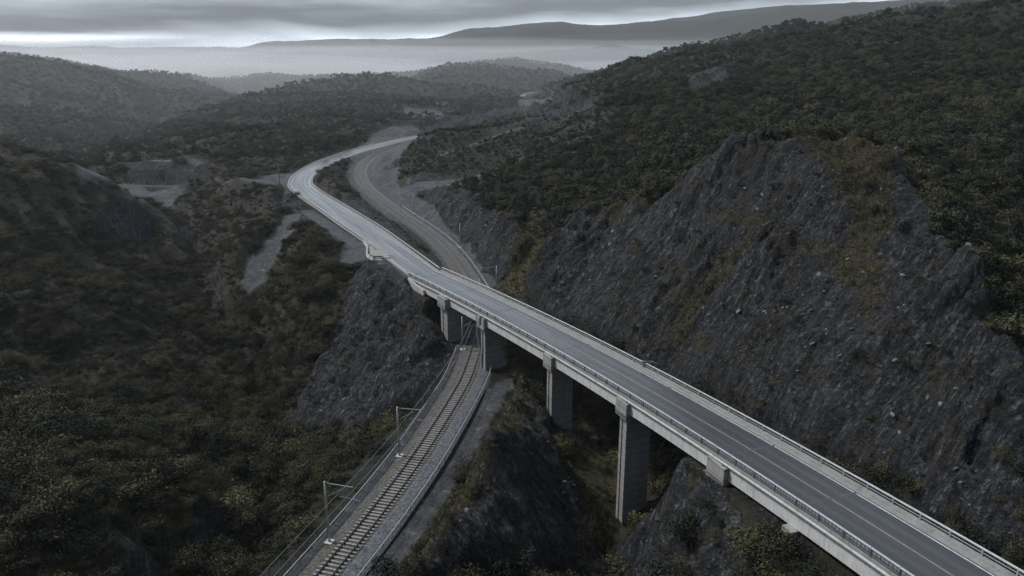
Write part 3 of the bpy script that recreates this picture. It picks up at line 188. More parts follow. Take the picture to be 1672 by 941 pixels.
TRACKS = {"track_a":[[[-0.11,125.37,-0.5],[-2.03,119.69,-0.71],[-3.62,113.91,-0.83],[-4.93,108.05,-0.88],[-6.27,102.2,-0.9],[-7.78,96.4,-0.88],[-9.39,90.62,-0.84],[-11.04,84.85,-0.77],[-12.75,79.1,-0.67],[-14.56,73.38,-0.56],[-15.56,70.55,-0.51]],1.7],"track_b":[[[-43.38,309.5,1.5],[-37.81,311.65,2.04],[-32.23,313.78,2.61],[-26.61,315.8,3.19],[-21.05,317.98,3.8],[-15.73,320.64,4.52],[-10.76,323.89,5.36],[-5.91,327.33,6.2],[-1.19,330.92,7.06],[3.26,334.85,7.91],[7.48,339.04,8.73],[11.56,343.37,9.55],[15.58,347.74,10.36],[19.6,352.12,11.17],[23.64,356.48,11.98],[23.64,356.48,11.98]],2.6],"track_c":[[[-51.81,358.27,3.0],[-46.48,360.67,4.36],[-41.48,363.7,5.58],[-37.41,368.0,6.44],[-33.82,372.76,7.12],[-30.43,377.67,7.73],[-27.13,382.65,8.32],[-23.85,387.64,8.91],[-20.61,392.65,9.52],[-17.49,397.74,10.12],[-14.42,402.86,10.7],[-11.33,407.98,11.27],[-8.22,413.08,11.82],[-5.19,418.23,12.35],[-2.14,423.37,12.87],[1.03,428.43,13.4],[4.53,433.27,13.96],[8.69,437.54,14.58],[13.49,441.07,15.26],[18.39,444.47,15.93],[18.39,444.47,15.93]],2.0],"track_d":[[[-70.6,242.26,4.8],[-69.73,236.34,4.4],[-69.17,230.39,3.9],[-68.96,224.42,3.32],[-68.82,218.45,2.7],[-68.64,212.49,2.05],[-68.42,206.54,1.34],[-68.1,200.6,0.57],[-67.56,194.69,-0.3],[-66.84,188.81,-1.27],[-66.67,187.34,-1.5]],3.0],"track_e":[[[-68.01,249.08,4.8],[-65.33,243.72,5.03],[-62.65,238.36,5.27],[-59.97,232.99,5.5],[-57.29,227.63,5.73],[-54.58,222.28,5.96],[-51.8,216.97,6.18],[-49.07,211.63,6.4],[-46.58,206.18,6.62],[-44.48,200.56,6.85],[-42.7,194.84,7.07],[-41.09,189.06,7.24],[-39.97,183.17,7.33],[-38.05,177.57,7.42],[-32.59,175.68,7.62],[-29.6,175.63,7.82]],2.6],"track_f":[[[-219.38,381.87,-6.0],[-213.89,379.57,-6.75],[-208.4,377.27,-7.49],[-202.68,375.54,-8.0],[-196.75,374.66,-8.15],[-190.77,374.26,-8.1],[-184.77,373.94,-8.01],[-178.78,373.64,-8.04],[-172.79,373.79,-8.21],[-166.8,373.6,-8.29],[-160.99,372.21,-8.04],[-155.76,369.38,-7.38],[-151.06,365.76,-6.49],[-146.69,361.77,-5.5],[-142.48,357.62,-4.5],[-138.35,353.37,-3.55],[-134.55,348.82,-2.6],[-130.92,344.14,-1.65],[-127.29,339.46,-0.69],[-123.44,334.96,0.28],[-118.78,331.42,1.3],[-113.14,332.07,2.1],[-107.87,334.83,2.6],[-102.37,337.18,3.0],[-99.65,338.43,3.17]],3.0]}
REGIONS = [["forest",[[-46.16,317.0],[-52.94,360.5],[-49.7,408.0],[-33.25,556.0],[4.88,444.0],[20.73,604.0],[40.87,560.0],[68.88,544.0],[106.01,500.0],[166.95,456.0],[207.02,432.0],[232.91,370.0],[106.52,158.5],[60.83,84.0],[65.48,101.5],[66.3,116.0],[73.0,141.0],[75.2,152.5],[59.35,148.5],[51.16,159.5],[37.64,164.5],[23.11,172.5],[10.44,183.5],[-2.83,216.5],[-16.54,269.5],[-27.05,289.5]],None],["rock",[[10.36,182.0],[14.21,174.5],[22.87,170.5],[29.69,163.0],[35.96,157.0],[41.81,152.0],[47.86,149.0],[58.45,146.0],[66.4,148.0],[73.23,149.5],[69.61,129.0],[64.14,108.0],[63.03,99.0],[58.15,83.5],[55.53,74.0],[46.75,58.0],[44.62,66.0],[37.06,89.0],[26.5,115.0],[14.48,136.5],[3.18,157.0]],-2.618],["rock",[[-34.43,292.5],[-26.79,286.5],[-16.28,265.0],[-2.81,215.0],[5.02,190.5],[2.13,182.5],[-3.21,183.0],[-7.67,201.0],[-16.44,233.0],[-25.79,262.0]],0.349],["rock",[[0.64,121.5],[-0.55,102.5],[-2.1,89.5],[-3.47,82.5],[-6.53,73.0],[-10.49,66.5],[-7.26,65.5],[12.14,77.5],[11.68,83.5],[8.74,92.0],[5.89,103.0],[3.28,109.5]],-0.611],["rock",[[-33.98,169.5],[-26.56,172.0],[-19.04,156.0],[-10.12,136.5],[-12.89,128.0],[-15.85,115.5],[-21.64,113.0],[-27.01,109.5],[-37.67,119.0],[-38.23,130.0],[-35.78,141.0],[-35.42,152.0]],-1.92],["rock",[[24.25,94.0],[26.82,89.5],[25.91,61.5],[27.29,59.0],[25.43,60.0],[21.93,69.5],[19.75,74.5],[16.97,74.5],[14.13,69.5],[13.89,77.5],[18.53,85.5]],-2.443],["rock",[[-192.11,379.0],[-189.93,392.5],[-159.07,390.5],[-145.76,371.5],[-151.42,351.5]],-1.571],["dirt",[[-123.16,228.0],[-150.02,347.5],[-148.0,321.5],[-125.61,256.0]],None],["dirt",[[-190.95,393.5],[-179.36,397.5],[-162.22,398.5],[-148.06,378.0],[-168.71,395.5],[-218.4,460.0]],None],["rock",[[-60.83,528.0],[-61.43,576.0],[-46.34,616.0],[-3.24,692.0],[20.98,612.0],[36.74,412.0],[16.27,472.0],[-6.53,520.0],[-33.24,556.0]],-1.745],["rock",[[30.09,560.0],[44.87,556.0],[47.13,369.5],[36.62,377.5]],-1.745],["rock",[[98.2,464.0],[117.57,444.0],[102.01,362.0],[75.0,328.0]],-1.745],["rock",[[-82.63,258.0],[-77.66,263.0],[-68.13,249.5],[-47.0,207.5],[-45.54,190.0],[-53.07,199.0],[-70.82,244.5]],None],["moss",[[1.71,122.0],[1.28,102.5],[-0.32,88.0],[-2.61,78.5],[-5.39,71.0],[-8.6,66.5],[-15.32,71.0],[-12.81,77.5],[-8.6,88.5],[-5.06,100.5],[-2.42,114.5]],None],["moss",[[53.97,146.5],[75.2,152.5],[68.08,134.0],[60.64,122.5],[54.98,111.0],[52.63,101.0],[49.08,96.0],[49.13,104.5],[49.38,117.5],[52.6,119.0],[54.94,129.5],[53.88,136.0]],None],["moss",[[32.71,146.0],[39.75,137.5],[45.23,130.0],[49.21,123.0],[51.55,113.5],[49.08,116.5],[46.52,123.5],[42.24,130.0],[38.3,135.5]],None],["moss",[[38.38,131.0],[41.68,127.5],[32.17,119.5],[25.98,117.5],[29.1,124.5]],None],["moss",[[10.08,122.5],[14.8,107.5],[15.97,95.0],[12.86,83.5],[9.36,79.5],[4.62,76.0],[10.1,88.0],[8.57,101.5]],None],["moss",[[75.2,152.5],[120.87,181.5],[112.5,168.0],[79.08,148.5]],None],["moss",[[9.78,185.5],[30.18,166.0],[47.22,172.0],[57.03,158.5],[52.5,145.5],[41.46,150.5],[29.29,160.5],[10.52,172.0]],None],["moss",[[4.43,228.0],[11.89,171.5],[5.84,158.0],[-5.43,180.0],[0.61,184.5]],None],["moss",[[-46.02,316.0],[-19.66,322.5],[3.27,293.0],[19.8,297.5],[19.39,291.0],[3.21,287.0],[-17.91,293.5]],None],["dirt",[[-95.82,492.0],[-78.06,504.0],[-54.48,420.0],[-53.79,363.0],[-48.07,321.5],[-39.21,293.0],[-30.5,277.0],[-13.93,222.5],[-3.97,182.5],[-6.94,180.0],[-15.29,202.5],[-32.23,253.0],[-47.34,259.0],[-63.32,298.0],[-76.73,353.5],[-83.28,393.0]],None],["dirt",[[-107.42,296.5],[-100.87,344.5],[-85.81,308.5],[-76.83,260.0],[-94.49,289.5]],None],["dirt",[[-55.89,231.5],[-40.17,198.5],[-28.75,177.0],[-34.0,173.5],[-40.8,175.0],[-44.33,195.0]],None],["rock",[[-57.17,255.5],[-30.07,196.5],[-15.47,193.5],[-10.18,184.5],[-14.87,196.5],[-28.15,235.0],[-43.04,270.0],[-57.41,301.0],[-56.22,272.0]],None],["dirt",[[-70.75,237.0],[-58.83,203.0],[-60.38,189.0],[-60.7,178.5],[-70.0,188.5],[-71.87,206.5],[-71.98,221.5]],None],["dirt",[[-128.1,225.5],[-193.26,378.0],[-150.7,349.5],[-108.61,300.0],[-108.69,296.5],[-150.02,347.5],[-123.81,227.5]],None],["dirt",[[-87.77,620.0],[-52.09,660.0],[-49.68,628.0],[-66.35,580.0]],None],["dirt",[[5.1,728.0],[41.59,776.0],[30.28,564.0],[7.03,644.0]],None],["dirt",[[-96.91,520.0],[-69.15,564.0],[-43.79,408.0],[-73.87,476.0],[-86.78,464.0]],None],["dirt",[[-44.71,316.0],[-19.74,324.0],[19.77,297.0],[19.52,286.0],[-16.32,286.0],[-31.96,291.5],[-40.29,292.0]],None],["dirt",[[0.65,124.0],[-2.66,116.0],[-6.19,101.5],[-10.48,87.0],[-13.95,75.5],[-15.32,71.0],[-17.91,70.5],[-14.64,80.0],[-9.49,99.5],[-4.77,118.0],[-2.85,126.0]],None]]
BLOCKS = [[-54.57, 230.13, 6.6], [-51.82, 224.42, 6.8], [-49.18, 219.38, 6.9], [-45.02, 210.62, 7.1], [-41.35, 202.72, 7.4], [-39.45, 197.44, 7.5], [-37.83, 193.04, 7.6], [-36.57, 188.18, 7.7], [-35.51, 181.76, 7.8], [-33.65, 177.94, 7.9], [-31.37, 177.0, 8.0], [-28.72, 176.91, 8.1]]
LAYBY = [[-40.8, 202.01, 7.4], [-37.75, 194.36, 7.6], [-35.95, 186.95, 7.7], [-34.76, 181.17, 7.8], [-33.3, 179.64, 7.9], [-29.1, 179.47, 8.1], [-27.9, 177.39, 8.2], [-31.58, 185.78, 8.0], [-35.8, 194.21, 7.8]]
POLE = [-88.25, 289.59]
FAR_ROADS = [[[-104.61, 682.07, 2.0], [-100.37, 686.31, 2.0], [-96.12, 690.56, 2.0], [-91.58, 694.46, 2.0], [-86.65, 697.88, 2.0], [-81.41, 700.66, 2.0], [-75.6, 702.19, 2.0], [-69.72, 701.51, 2.0], [-63.99, 699.79, 2.0], [-58.35, 697.74, 2.0], [-52.71, 695.69, 2.0]], [[1.2, 771.3, 2.0], [3.4, 778.99, 2.0], [5.59, 786.68, 2.0], [7.78, 794.38, 2.0], [9.99, 802.07, 2.0], [12.25, 809.74, 2.0], [14.55, 817.4, 2.0], [16.92, 825.04, 2.0], [19.34, 832.67, 2.0], [21.78, 840.29, 2.0], [24.23, 847.9, 2.0], [26.65, 855.53, 2.0], [29.02, 863.17, 2.0], [31.36, 870.82, 2.0], [33.65, 878.48, 2.0], [35.92, 886.15, 2.0], [38.19, 893.83, 2.0], [40.45, 901.5, 2.0], [42.73, 909.17, 2.0], [45.03, 916.83, 2.0], [47.37, 924.48, 2.0], [49.77, 932.11, 2.0], [52.27, 939.71, 2.0], [54.84, 947.29, 2.0], [57.48, 954.84, 2.0], [60.17, 962.37, 2.0], [62.89, 969.9, 2.0], [65.6, 977.43, 2.0]]]
import bpy, bmesh, math, random
random.seed(7); rng = np.random.default_rng(11)
scene = bpy.context.scene
COL = scene.collection
CAM_H = 56.0; FPX = 1250.0; PITCH = math.atan((470.5 - 80.0) / FPX)

# ------------------------------------------------------------------ small helpers
def tag(o, label=None, cat=None, group=None, kind=None):
    if label: o['label'] = label
    if cat: o['category'] = cat
    if group: o['group'] = group
    if kind: o['kind'] = kind
    return o

def empty(name, loc=(0, 0, 0), rz=0.0):
    o = bpy.data.objects.new(name, None); COL.objects.link(o)
    o.location = loc; o.rotation_euler = (0, 0, rz); o.empty_display_size = .5
    return o

def mesh_data(name, v, f, mat=None, smooth=False):
    me = bpy.data.meshes.new(name)
    me.from_pydata([tuple(map(float, p)) for p in v], [], [tuple(map(int, q)) for q in f]); me.update()
    if mat: me.materials.append(mat)
    if smooth: me.polygons.foreach_set('use_smooth', [True] * len(me.polygons))
    return me

def obj(name, v, f, mat=None, parent=None, smooth=False):
    o = bpy.data.objects.new(name, mesh_data(name, v, f, mat, smooth)); COL.objects.link(o)
    if parent:
        o.parent = parent
    return o

class MB:
    def __init__(self): self.v = []; self.f = []
    def box(self, c, sx, sy, sz, ax=(1, 0, 0), ay=(0, 1, 0), az=(0, 0, 1), taper=1.0):
        c = np.array(c, float); ax, ay, az = (np.array(a, float) for a in (ax, ay, az)); k = len(self.v)
        for z in (-.5, .5):
            s = taper if z > 0 else 1.0
            for x, y in ((-.5, -.5), (.5, -.5), (.5, .5), (-.5, .5)):
                self.v.append(c + ax * x * sx * s + ay * y * sy * s + az * z * sz)
        self.f += [(k, k + 3, k + 2, k + 1), (k + 4, k + 5, k + 6, k + 7), (k, k + 1, k + 5, k + 4), (k + 1, k + 2, k + 6, k + 5), (k + 2, k + 3, k + 7, k + 6), (k + 3, k, k + 4, k + 7)]
        return self
    def tube(self, pts, r, n=6, cap=True):
        pts = [np.array(p, float) for p in pts]; rr = r if hasattr(r, '__len__') else [r] * len(pts); k = len(self.v)
        for i, p in enumerate(pts):
            d = pts[min(i + 1, len(pts) - 1)] - pts[max(i - 1, 0)]; d /= np.linalg.norm(d) + 1e-9
            a = np.cross(d, (0, 0, 1.)); 
            if np.linalg.norm(a) < .05: a = np.cross(d, (1., 0, 0))
            a /= np.linalg.norm(a); b = np.cross(a, d)
            for j in range(n):
                q = 2 * math.pi * j / n; self.v.append(p + rr[i] * (a * math.cos(q) + b * math.sin(q)))
        for i in range(len(pts) - 1):
            for j in range(n):
                self.f.append((k + i * n + j, k + i * n + (j + 1) % n, k + (i + 1) * n + (j + 1) % n, k + (i + 1) * n + j))
        if cap:
            self.f.append(tuple(k + j for j in range(n))[::-1]); m = k + (len(pts) - 1) * n; self.f.append(tuple(m + j for j in range(n)))
        return self
    def sweep(self, P, N, prof, closed=True):
        """P points, N horizontal side vectors, prof list of (offset, height)"""
        k = len(self.v); m = len(prof)
        for p, n in zip(P, N):
            for o, h in prof: self.v.append(np.array([p[0] + n[0] * o, p[1] + n[1] * o, p[2] + h]))
        for i in range(len(P) - 1):
            for j in range(m if closed else m - 1):
                a = k + i * m + j; b = k + i * m + (j + 1) % m
                self.f.append((a, a + m, b + m, b))
        if closed:
            self.f.append(tuple(k + j for j in range(m))); q = k + (len(P) - 1) * m; self.f.append(tuple(q + j for j in range(m))[::-1])
        return self
    def done(self, name, mat, parent=None, smooth=False):
        return obj(name, self.v, self.f, mat, parent, smooth)

def sides(P):
    P = np.asarray(P); d = np.gradient(P[:, :2], axis=0); d /= np.linalg.norm(d, axis=1)[:, None] + 1e-9
    return np.stack([d[:, 1], -d[:, 0]], -1), d

# ------------------------------------------------------------------ materials
def mat_new(name):
    m = bpy.data.materials.new(name); m.use_nodes = True; nt = m.node_tree; nt.nodes.clear()
    out = nt.nodes.new('ShaderNodeOutputMaterial'); b = nt.nodes.new('ShaderNodeBsdfPrincipled')
    nt.links.new(b.outputs[0], out.inputs[0])
    return m, nt, b
class NT:
    def __init__(self, nt): self.nt = nt
    def n(self, t, **kw):
        x = self.nt.nodes.new(t)
        for k, v in kw.items():
            if k.startswith('i_'): x.inputs[k[2:].replace('_', ' ')].default_value = v
            else: setattr(x, k, v)
        return x
    def l(self, a, b): self.nt.links.new(a, b)
    def noise(self, vec, scale, detail=5, rough=.55, dist=0):
        x = self.n('ShaderNodeTexNoise'); x.inputs['Scale'].default_value = scale; x.inputs['Detail'].default_value = detail
        x.inputs['Roughness'].default_value = rough; x.inputs['Distortion'].default_value = dist
        if vec is not None: self.l(vec, x.inputs['Vector'])
        return x.outputs['Fac']
    def ramp(self, fac, stops):
        x = self.n('ShaderNodeValToRGB'); e = x.color_ramp.elements
        while len(e) < len(stops): e.new(.5)
        for k, (p, c) in enumerate(stops):
            e[k].position = p; e[k].color = (c, c, c, 1) if not hasattr(c, '__len__') else (*c, 1)
        self.l(fac, x.inputs[0]); return x.outputs[0]
    def mix(self, fac, a, b, mode='MIX'):
        x = self.n('ShaderNodeMix', data_type='RGBA', blend_type=mode)
        for s, v in ((x.inputs[0], fac), (x.inputs[6], a), (x.inputs[7], b)):
            if isinstance(v, (int, float)): s.default_value = v
            elif hasattr(v, '__len__'): s.default_value = (*v, 1)
            else: self.l(v, s)
        return x.outputs[2]
    def math(self, op, a, b=None, c=None, clamp=False):
        x = self.n('ShaderNodeMath', operation=op, use_clamp=clamp)
        for k, v in enumerate((a, b, c)):
            if v is None: continue
            if isinstance(v, (int, float)): x.inputs[k].default_value = v
            else: self.l(v, x.inputs[k])
        return x.outputs[0]
    def mapping(self, vec, scale=(1, 1, 1), rot=(0, 0, 0), loc=(0, 0, 0)):
        x = self.n('ShaderNodeMapping'); x.inputs['Scale'].default_value = scale; x.inputs['Rotation'].default_value = rot; x.inputs['Location'].default_value = loc
        self.l(vec, x.inputs['Vector']); return x.outputs[0]
    def bump(self, h, dist, strength=1.0, normal=None):
        x = self.n('ShaderNodeBump'); x.inputs['Distance'].default_value = dist; x.inputs['Strength'].default_value = strength
        self.l(h, x.inputs['Height'])
        if normal: self.l(normal, x.inputs['Normal'])
        return x.outputs[0]

def terrain_material():
    m, nt, b = mat_new('hillside_ground'); N = NT(nt)
    pos = N.n('ShaderNodeNewGeometry').outputs['Position']
    at = N.n('ShaderNodeAttribute', attribute_name='cover'); sep = N.n('ShaderNodeSeparateColor'); N.l(at.outputs['Color'], sep.inputs[0])
    rock, moss, dirt = sep.outputs[0], sep.outputs[1], sep.outputs[2]
    n1 = N.noise(pos, .35, 8, .62, .4); n2 = N.noise(pos, 2.2, 6, .65); n3 = N.noise(pos, .06, 4, .5)
    soil = N.ramp(n1, [(.3, (.012, .013, .010)), (.5, (.026, .027, .018)), (.68, (.054, .048, .027)), (.8, (.034, .036, .022))])
    edge = N.math('MULTIPLY_ADD', N.math('SUBTRACT', n1, .5), 2.2, rock)
    rf0 = N.ramp(edge, [(.38, 0), (.56, 1)])
    # slate: bedding streaks that run steeply through the rock
    bed = N.n('ShaderNodeAttribute', attribute_name='bed').outputs['Vector']
    st = N.math('ADD', N.math('MULTIPLY', N.noise(N.mapping(bed, (1.15, .17, .22)), 1.7, 9, .74, .5), .6), N.math('MULTIPLY', N.noise(pos, 1.6, 8, .72, .3), .38))
    slate = N.ramp(st, [(.38, (.008, .009, .011)), (.465, (.026, .0285, .033)), (.53, (.070, .076, .085)), (.59, (.28, .293, .315))])
    slate = N.mix(N.ramp(n3, [(.35, .0), (.7, .55)]), slate, (.05, .05, .05))
    slate = N.mix(N.ramp(N.noise(pos, .22, 7, .7, 1.0), [(.54, 0), (.66, .75)]), slate, (.070, .062, .024))
    c1 = N.math('ABSOLUTE', N.math('SUBTRACT', N.noise(N.mapping(bed, (.42, .12, .22)), 1.0, 5, .6, .8), .5)); c2 = N.math('ABSOLUTE', N.math('SUBTRACT', N.noise(N.mapping(bed, (.25, .45, .6), (0, 0, .4), (5, 3, 1)), 1.0, 5, .6, .6), .5))
    crack = N.math('MULTIPLY', N.ramp(N.math('MINIMUM', c1, N.math('MULTIPLY', c2, 1.3)), [(.0, .8), (.018, 0)]), rf0)
    slate = N.mix(crack, slate, (.010, .011, .012))
    mossc = N.ramp(n2, [(.3, (.022, .021, .011)), (.5, (.068, .059, .025)), (.7, (.165, .14, .062))])
    dirtc = N.ramp(N.noise(pos, .5, 8, .7, .8), [(.3, (.035, .038, .042)), (.48, (.075, .079, .085)), (.6, (.13, .135, .14)), (.7, (.32, .32, .32))])
    dirtc = N.mix(N.ramp(n2, [(.35, .55), (.6, 0)]), dirtc, (.07, .073, .076))
    rf = rf0
    mf = N.ramp(N.math('MULTIPLY_ADD', N.math('SUBTRACT', N.math('ADD', N.math('MULTIPLY', N.noise(pos, .8, 8, .75), .6), N.math('MULTIPLY', st, .4)), .5), 4.0, N.math('MULTIPLY', moss, .62)), [(.24, 0), (.62, .95)])
    df = N.ramp(N.math('MULTIPLY_ADD', N.math('SUBTRACT', n1, .5), .9, dirt), [(.36, 0), (.58, 1)])
    c = N.mix(rf, soil, slate); c = N.mix(mf, c, mossc); c = N.mix(df, c, dirtc)
    N.l(c, b.inputs['Base Color']); b.inputs['Roughness'].default_value = .85; b.inputs['Specular IOR Level'].default_value = .3
    hgt = N.math('ADD', N.math('MULTIPLY', st, N.math('MULTIPLY_ADD', rf, .9, .1)), N.math('MULTIPLY', n2, .35))
    vor = N.n('ShaderNodeTexVoronoi', feature='F1'); vor.inputs['Scale'].default_value = .9; N.l(N.mapping(pos, (1.4, .8, .5), (.4, .3, .5)), vor.inputs['Vector'])
    hgt = N.math('ADD', hgt, N.math('MULTIPLY', vor.outputs['Distance'], N.math('MULTIPLY', rf, .45)))
    hgt = N.math('SUBTRACT', hgt, N.math('MULTIPLY', crack, .35))
    N.l(N.bump(hgt, 1.8, 1.0), b.inputs['Normal'])
    return m

def asphalt_material():
    m, nt, b = mat_new('worn_asphalt'); N = NT(nt)
    uv = N.n('ShaderNodeUVMap', uv_map='lane').outputs[0]; pos = N.n('ShaderNodeNewGeometry').outputs['Position']
    s = N.noise(N.mapping(uv, (1.6, .012, 1)), 1.0, 5, .6); s2 = N.noise(N.mapping(uv, (.55, .03, 1)), 1.0, 3, .5); g = N.noise(pos, 14, 3, .7)
    f = N.math('ADD', N.math('MULTIPLY', s, .6), N.math('MULTIPLY', s2, .4))
    c = N.ramp(f, [(.36, (.016, .017, .018)), (.5, (.032, .033, .035)), (.62, (.075, .076, .078))])
    su = N.n('ShaderNodeSeparateXYZ'); N.l(uv, su.inputs[0])
    wt = N.math('ABSOLUTE', N.math('SINE', N.math('MULTIPLY', su.outputs[0], 2.15))); wt = N.math('ADD', wt, N.math('MULTIPLY', N.math('SUBTRACT', s, .5), 1.4))
    c = N.mix(N.ramp(wt, [(.35, .5), (.8, 0)]), c, (.085, .085, .086))
    pt = N.noise(N.mapping(uv, (.4, .07, 1)), 1.0, 2, .4); c = N.mix(N.ramp(pt, [(.60, 0), (.615, .6)]), c, (.022, .022, .024))
    c = N.mix(.35, c, N.ramp(g, [(.3, .02), (.7, .07)]))
    N.l(c, b.inputs['Base Color']); N.l(N.ramp(f, [(.38, .22), (.62, .40)]), b.inputs['Roughness'])
    N.l(N.bump(g, .006, .3), b.inputs['Normal'])
    return m

def concrete_material(name, base=.34, tint=(1, .985, .95), lifts=.0):
    m, nt, b = mat_new(name); N = NT(nt)
    pos = N.n('ShaderNodeNewGeometry').outputs['Position']
    n = N.noise(pos, .8, 7, .65); v = N.noise(N.mapping(pos, (2.6, 2.6, .10)), 1.3, 6, .68); lift = N.n('ShaderNodeTexWave', wave_type='BANDS', bands_direction='Z')
    lift.inputs['Scale'].default_value = .28; lift.inputs['Distortion'].default_value = .15; N.l(pos, lift.inputs['Vector'])
    k = N.math('ADD', N.math('MULTIPLY', n, .5), N.math('MULTIPLY', v, .5))
    c = N.ramp(k, [(.3, tuple(base * .45 * t for t in tint)), (.48, tuple(base * .9 * t for t in tint)), (.7, tuple(base * 1.2 * t for t in tint))])
    c = N.mix(N.ramp(lift.outputs['Fac'], [(.0, lifts), (.04, 0)]), c, (.08, .08, .078))
    c = N.mix(N.ramp(N.noise(pos, .4, 5, .7), [(.58, 0), (.75, .5)]), c, (.12, .10, .055))
    N.l(c, b.inputs['Base Color']); b.inputs['Roughness'].default_value = .82
    N.l(N.bump(N.noise(pos, 6, 4, .6), .03, .4), b.inputs['Normal'])
    return m

def plain_material(name, col, rough=.6, metal=0.0, var=.25, scale=3.0):
    m, nt, b = mat_new(name); N = NT(nt); pos = N.n('ShaderNodeNewGeometry').outputs['Position']
    n = N.noise(pos, scale, 5, .6)
    N.l(N.ramp(n, [(.3, tuple(c * (1 - var) for c in col)), (.7, tuple(c * (1 + var) for c in col))]), b.inputs['Base Color'])
    b.inputs['Roughness'].default_value = rough; b.inputs['Metallic'].default_value = metal
    return m

def gravel_material(name, c0, c1, c2, moss=None):
    m, nt, b = mat_new(name); N = NT(nt); pos = N.n('ShaderNodeNewGeometry').outputs['Position']
    v = N.n('ShaderNodeTexVoronoi'); v.inputs['Scale'].default_value = 5.0; N.l(pos, v.inputs['Vector'])
    vs = N.n('ShaderNodeSeparateColor'); N.l(v.outputs['Color'], vs.inputs[0])
    n = N.noise(pos, .7, 6, .65)
    c = N.ramp(N.math('ADD', N.math('MULTIPLY', vs.outputs[0], .55), N.math('MULTIPLY', n, .45)), [(.2, c0), (.5, c1), (.85, c2)])
    if moss: c = N.mix(N.ramp(N.noise(pos, .35, 6, .7), [(.5, 0), (.68, .8)]), c, moss)
    N.l(c, b.inputs['Base Color']); b.inputs['Roughness'].default_value = .9
    N.l(N.bump(v.outputs['Distance'], .12, .8), b.inputs['Normal'])
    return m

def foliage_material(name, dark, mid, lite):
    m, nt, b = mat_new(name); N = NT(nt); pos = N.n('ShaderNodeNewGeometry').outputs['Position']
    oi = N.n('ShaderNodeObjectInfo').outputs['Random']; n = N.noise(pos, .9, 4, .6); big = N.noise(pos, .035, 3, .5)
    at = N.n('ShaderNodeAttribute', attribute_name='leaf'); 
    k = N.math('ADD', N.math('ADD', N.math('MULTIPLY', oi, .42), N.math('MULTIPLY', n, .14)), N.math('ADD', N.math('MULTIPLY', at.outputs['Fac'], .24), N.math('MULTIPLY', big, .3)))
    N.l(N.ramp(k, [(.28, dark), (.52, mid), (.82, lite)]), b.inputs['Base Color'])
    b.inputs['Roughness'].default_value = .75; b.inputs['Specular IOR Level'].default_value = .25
    return m

M = {}
M['ground'] = terrain_material(); M['asphalt'] = asphalt_material()
M['concrete'] = concrete_material('weathered_concrete', .62, (1, 1, .99)); M['pier'] = concrete_material('pier_concrete', .36, (1, .99, .97), .65); M['kerb'] = concrete_material('walkway_concrete', .30)
M['paint'] = plain_material('worn_white_paint', (.62, .63, .64), .6, 0, .3, 2.0); M['oldpaint'] = plain_material('faded_lane_paint', (.33, .32, .30), .6, 0, .3, 2.0)
M['steel'] = plain_material('galvanised_steel', (.42, .44, .46), .45, .6, .2, 1.5); M['railtop'] = plain_material('pale_handrail', (.62, .64, .66), .4, .3, .15, 1.5)
M['darksteel'] = plain_material('dark_steel', (.10, .108, .115), .5, .3, .3, 2.0)
M['track'] = plain_material('rusted_rail', (.07, .06, .055), .45, .5, .25, 4); M['sleeper'] = plain_material('concrete_sleeper', (.29, .28, .265), .85, 0, .35, 3.0)
M['ballast'] = gravel_material('grey_ballast', (.05, .055, .062), (.115, .125, .138), (.21, .225, .242))
M['cess'] = gravel_material('sandy_cess', (.045, .043, .040), (.105, .10, .094), (.19, .183, .17), (.07, .062, .028))
M['bark'] = plain_material('bark', (.06, .05, .04), .9, 0, .3, 6)
M['wire'] = plain_material('cable', (.30, .31, .32), .5, .5, .1, 3)
M['tree'] = foliage_material('evergreen_leaves', (.011, .017, .012), (.027, .036, .022), (.115, .110, .055))
M['shrub'] = foliage_material('shrub_leaves', (.010, .014, .010), (.028, .033, .020), (.145, .130, .062))
M['stone'] = plain_material('pale_stone', (.15, .16, .172), .85, 0, .5, .8)
M['white_concrete'] = concrete_material('pale_barrier_concrete', .6, (1, 1, 1))

# ------------------------------------------------------------------ the ground
rail = catmull(RAIL, 1.0); road = catmull(ROAD, 1.0)
tracks = [(catmull(p, 1.5), w) for p, w in TRACKS.values()]
def bpt(t, o=0.0, h=0.0):
    b = BRIDGE; x = b[0] + b[1] * t + b[2] * t * t; y = b[3] + b[4] * t; z = b[5] + b[6] * t + b[7] * t * t
    n = np.array([b[4], -(b[1] + 2 * b[2] * t)]); n /= np.linalg.norm(n)
    return np.array([x + o * n[0], y + o * n[1], z + h])
T = Terrain([[tuple(p) for p in l] for l in RELIEF], rail, road, tracks, [(k, p, a) for k, p, a in REGIONS], STEP, GROWTH, [bpt(t, 0, -2.3) for t in np.arange(-.46, PIERS['abut'] - .05, .012)])
ny, nx = T.Z.shape
verts = np.stack([T.X.ravel(), T.Y.ravel(), T.Z.ravel()], -1).astype(np.float32)
jj, ii = np.meshgrid(np.arange(ny - 1), np.arange(nx - 1), indexing='ij'); a = (jj * nx + ii).ravel()
quads = np.stack([a, a + 1, a + nx + 1, a + nx], -1).astype(np.int32)
me = bpy.data.meshes.new('hillside'); me.vertices.add(len(verts)); me.vertices.foreach_set('co', verts.ravel())
me.loops.add(quads.size); me.loops.foreach_set('vertex_index', quads.ravel()); me.polygons.add(len(quads))
me.polygons.foreach_set('loop_start', np.arange(0, quads.size, 4, dtype=np.int32)); me.polygons.foreach_set('use_smooth', np.ones(len(quads), bool))
me.update(calc_edges=True)
gy, gx = np.gradient(T.base, T.ys, T.xs)
slope = np.hypot(gx, gy)
dist = np.hypot(T.X, T.Y)
rockm = T.M['rock'].copy(); dirtm = np.clip(np.maximum(T.M['dirt'], T.road_w), 0, 1); mossm = np.clip(T.M['moss'], 0, 1)
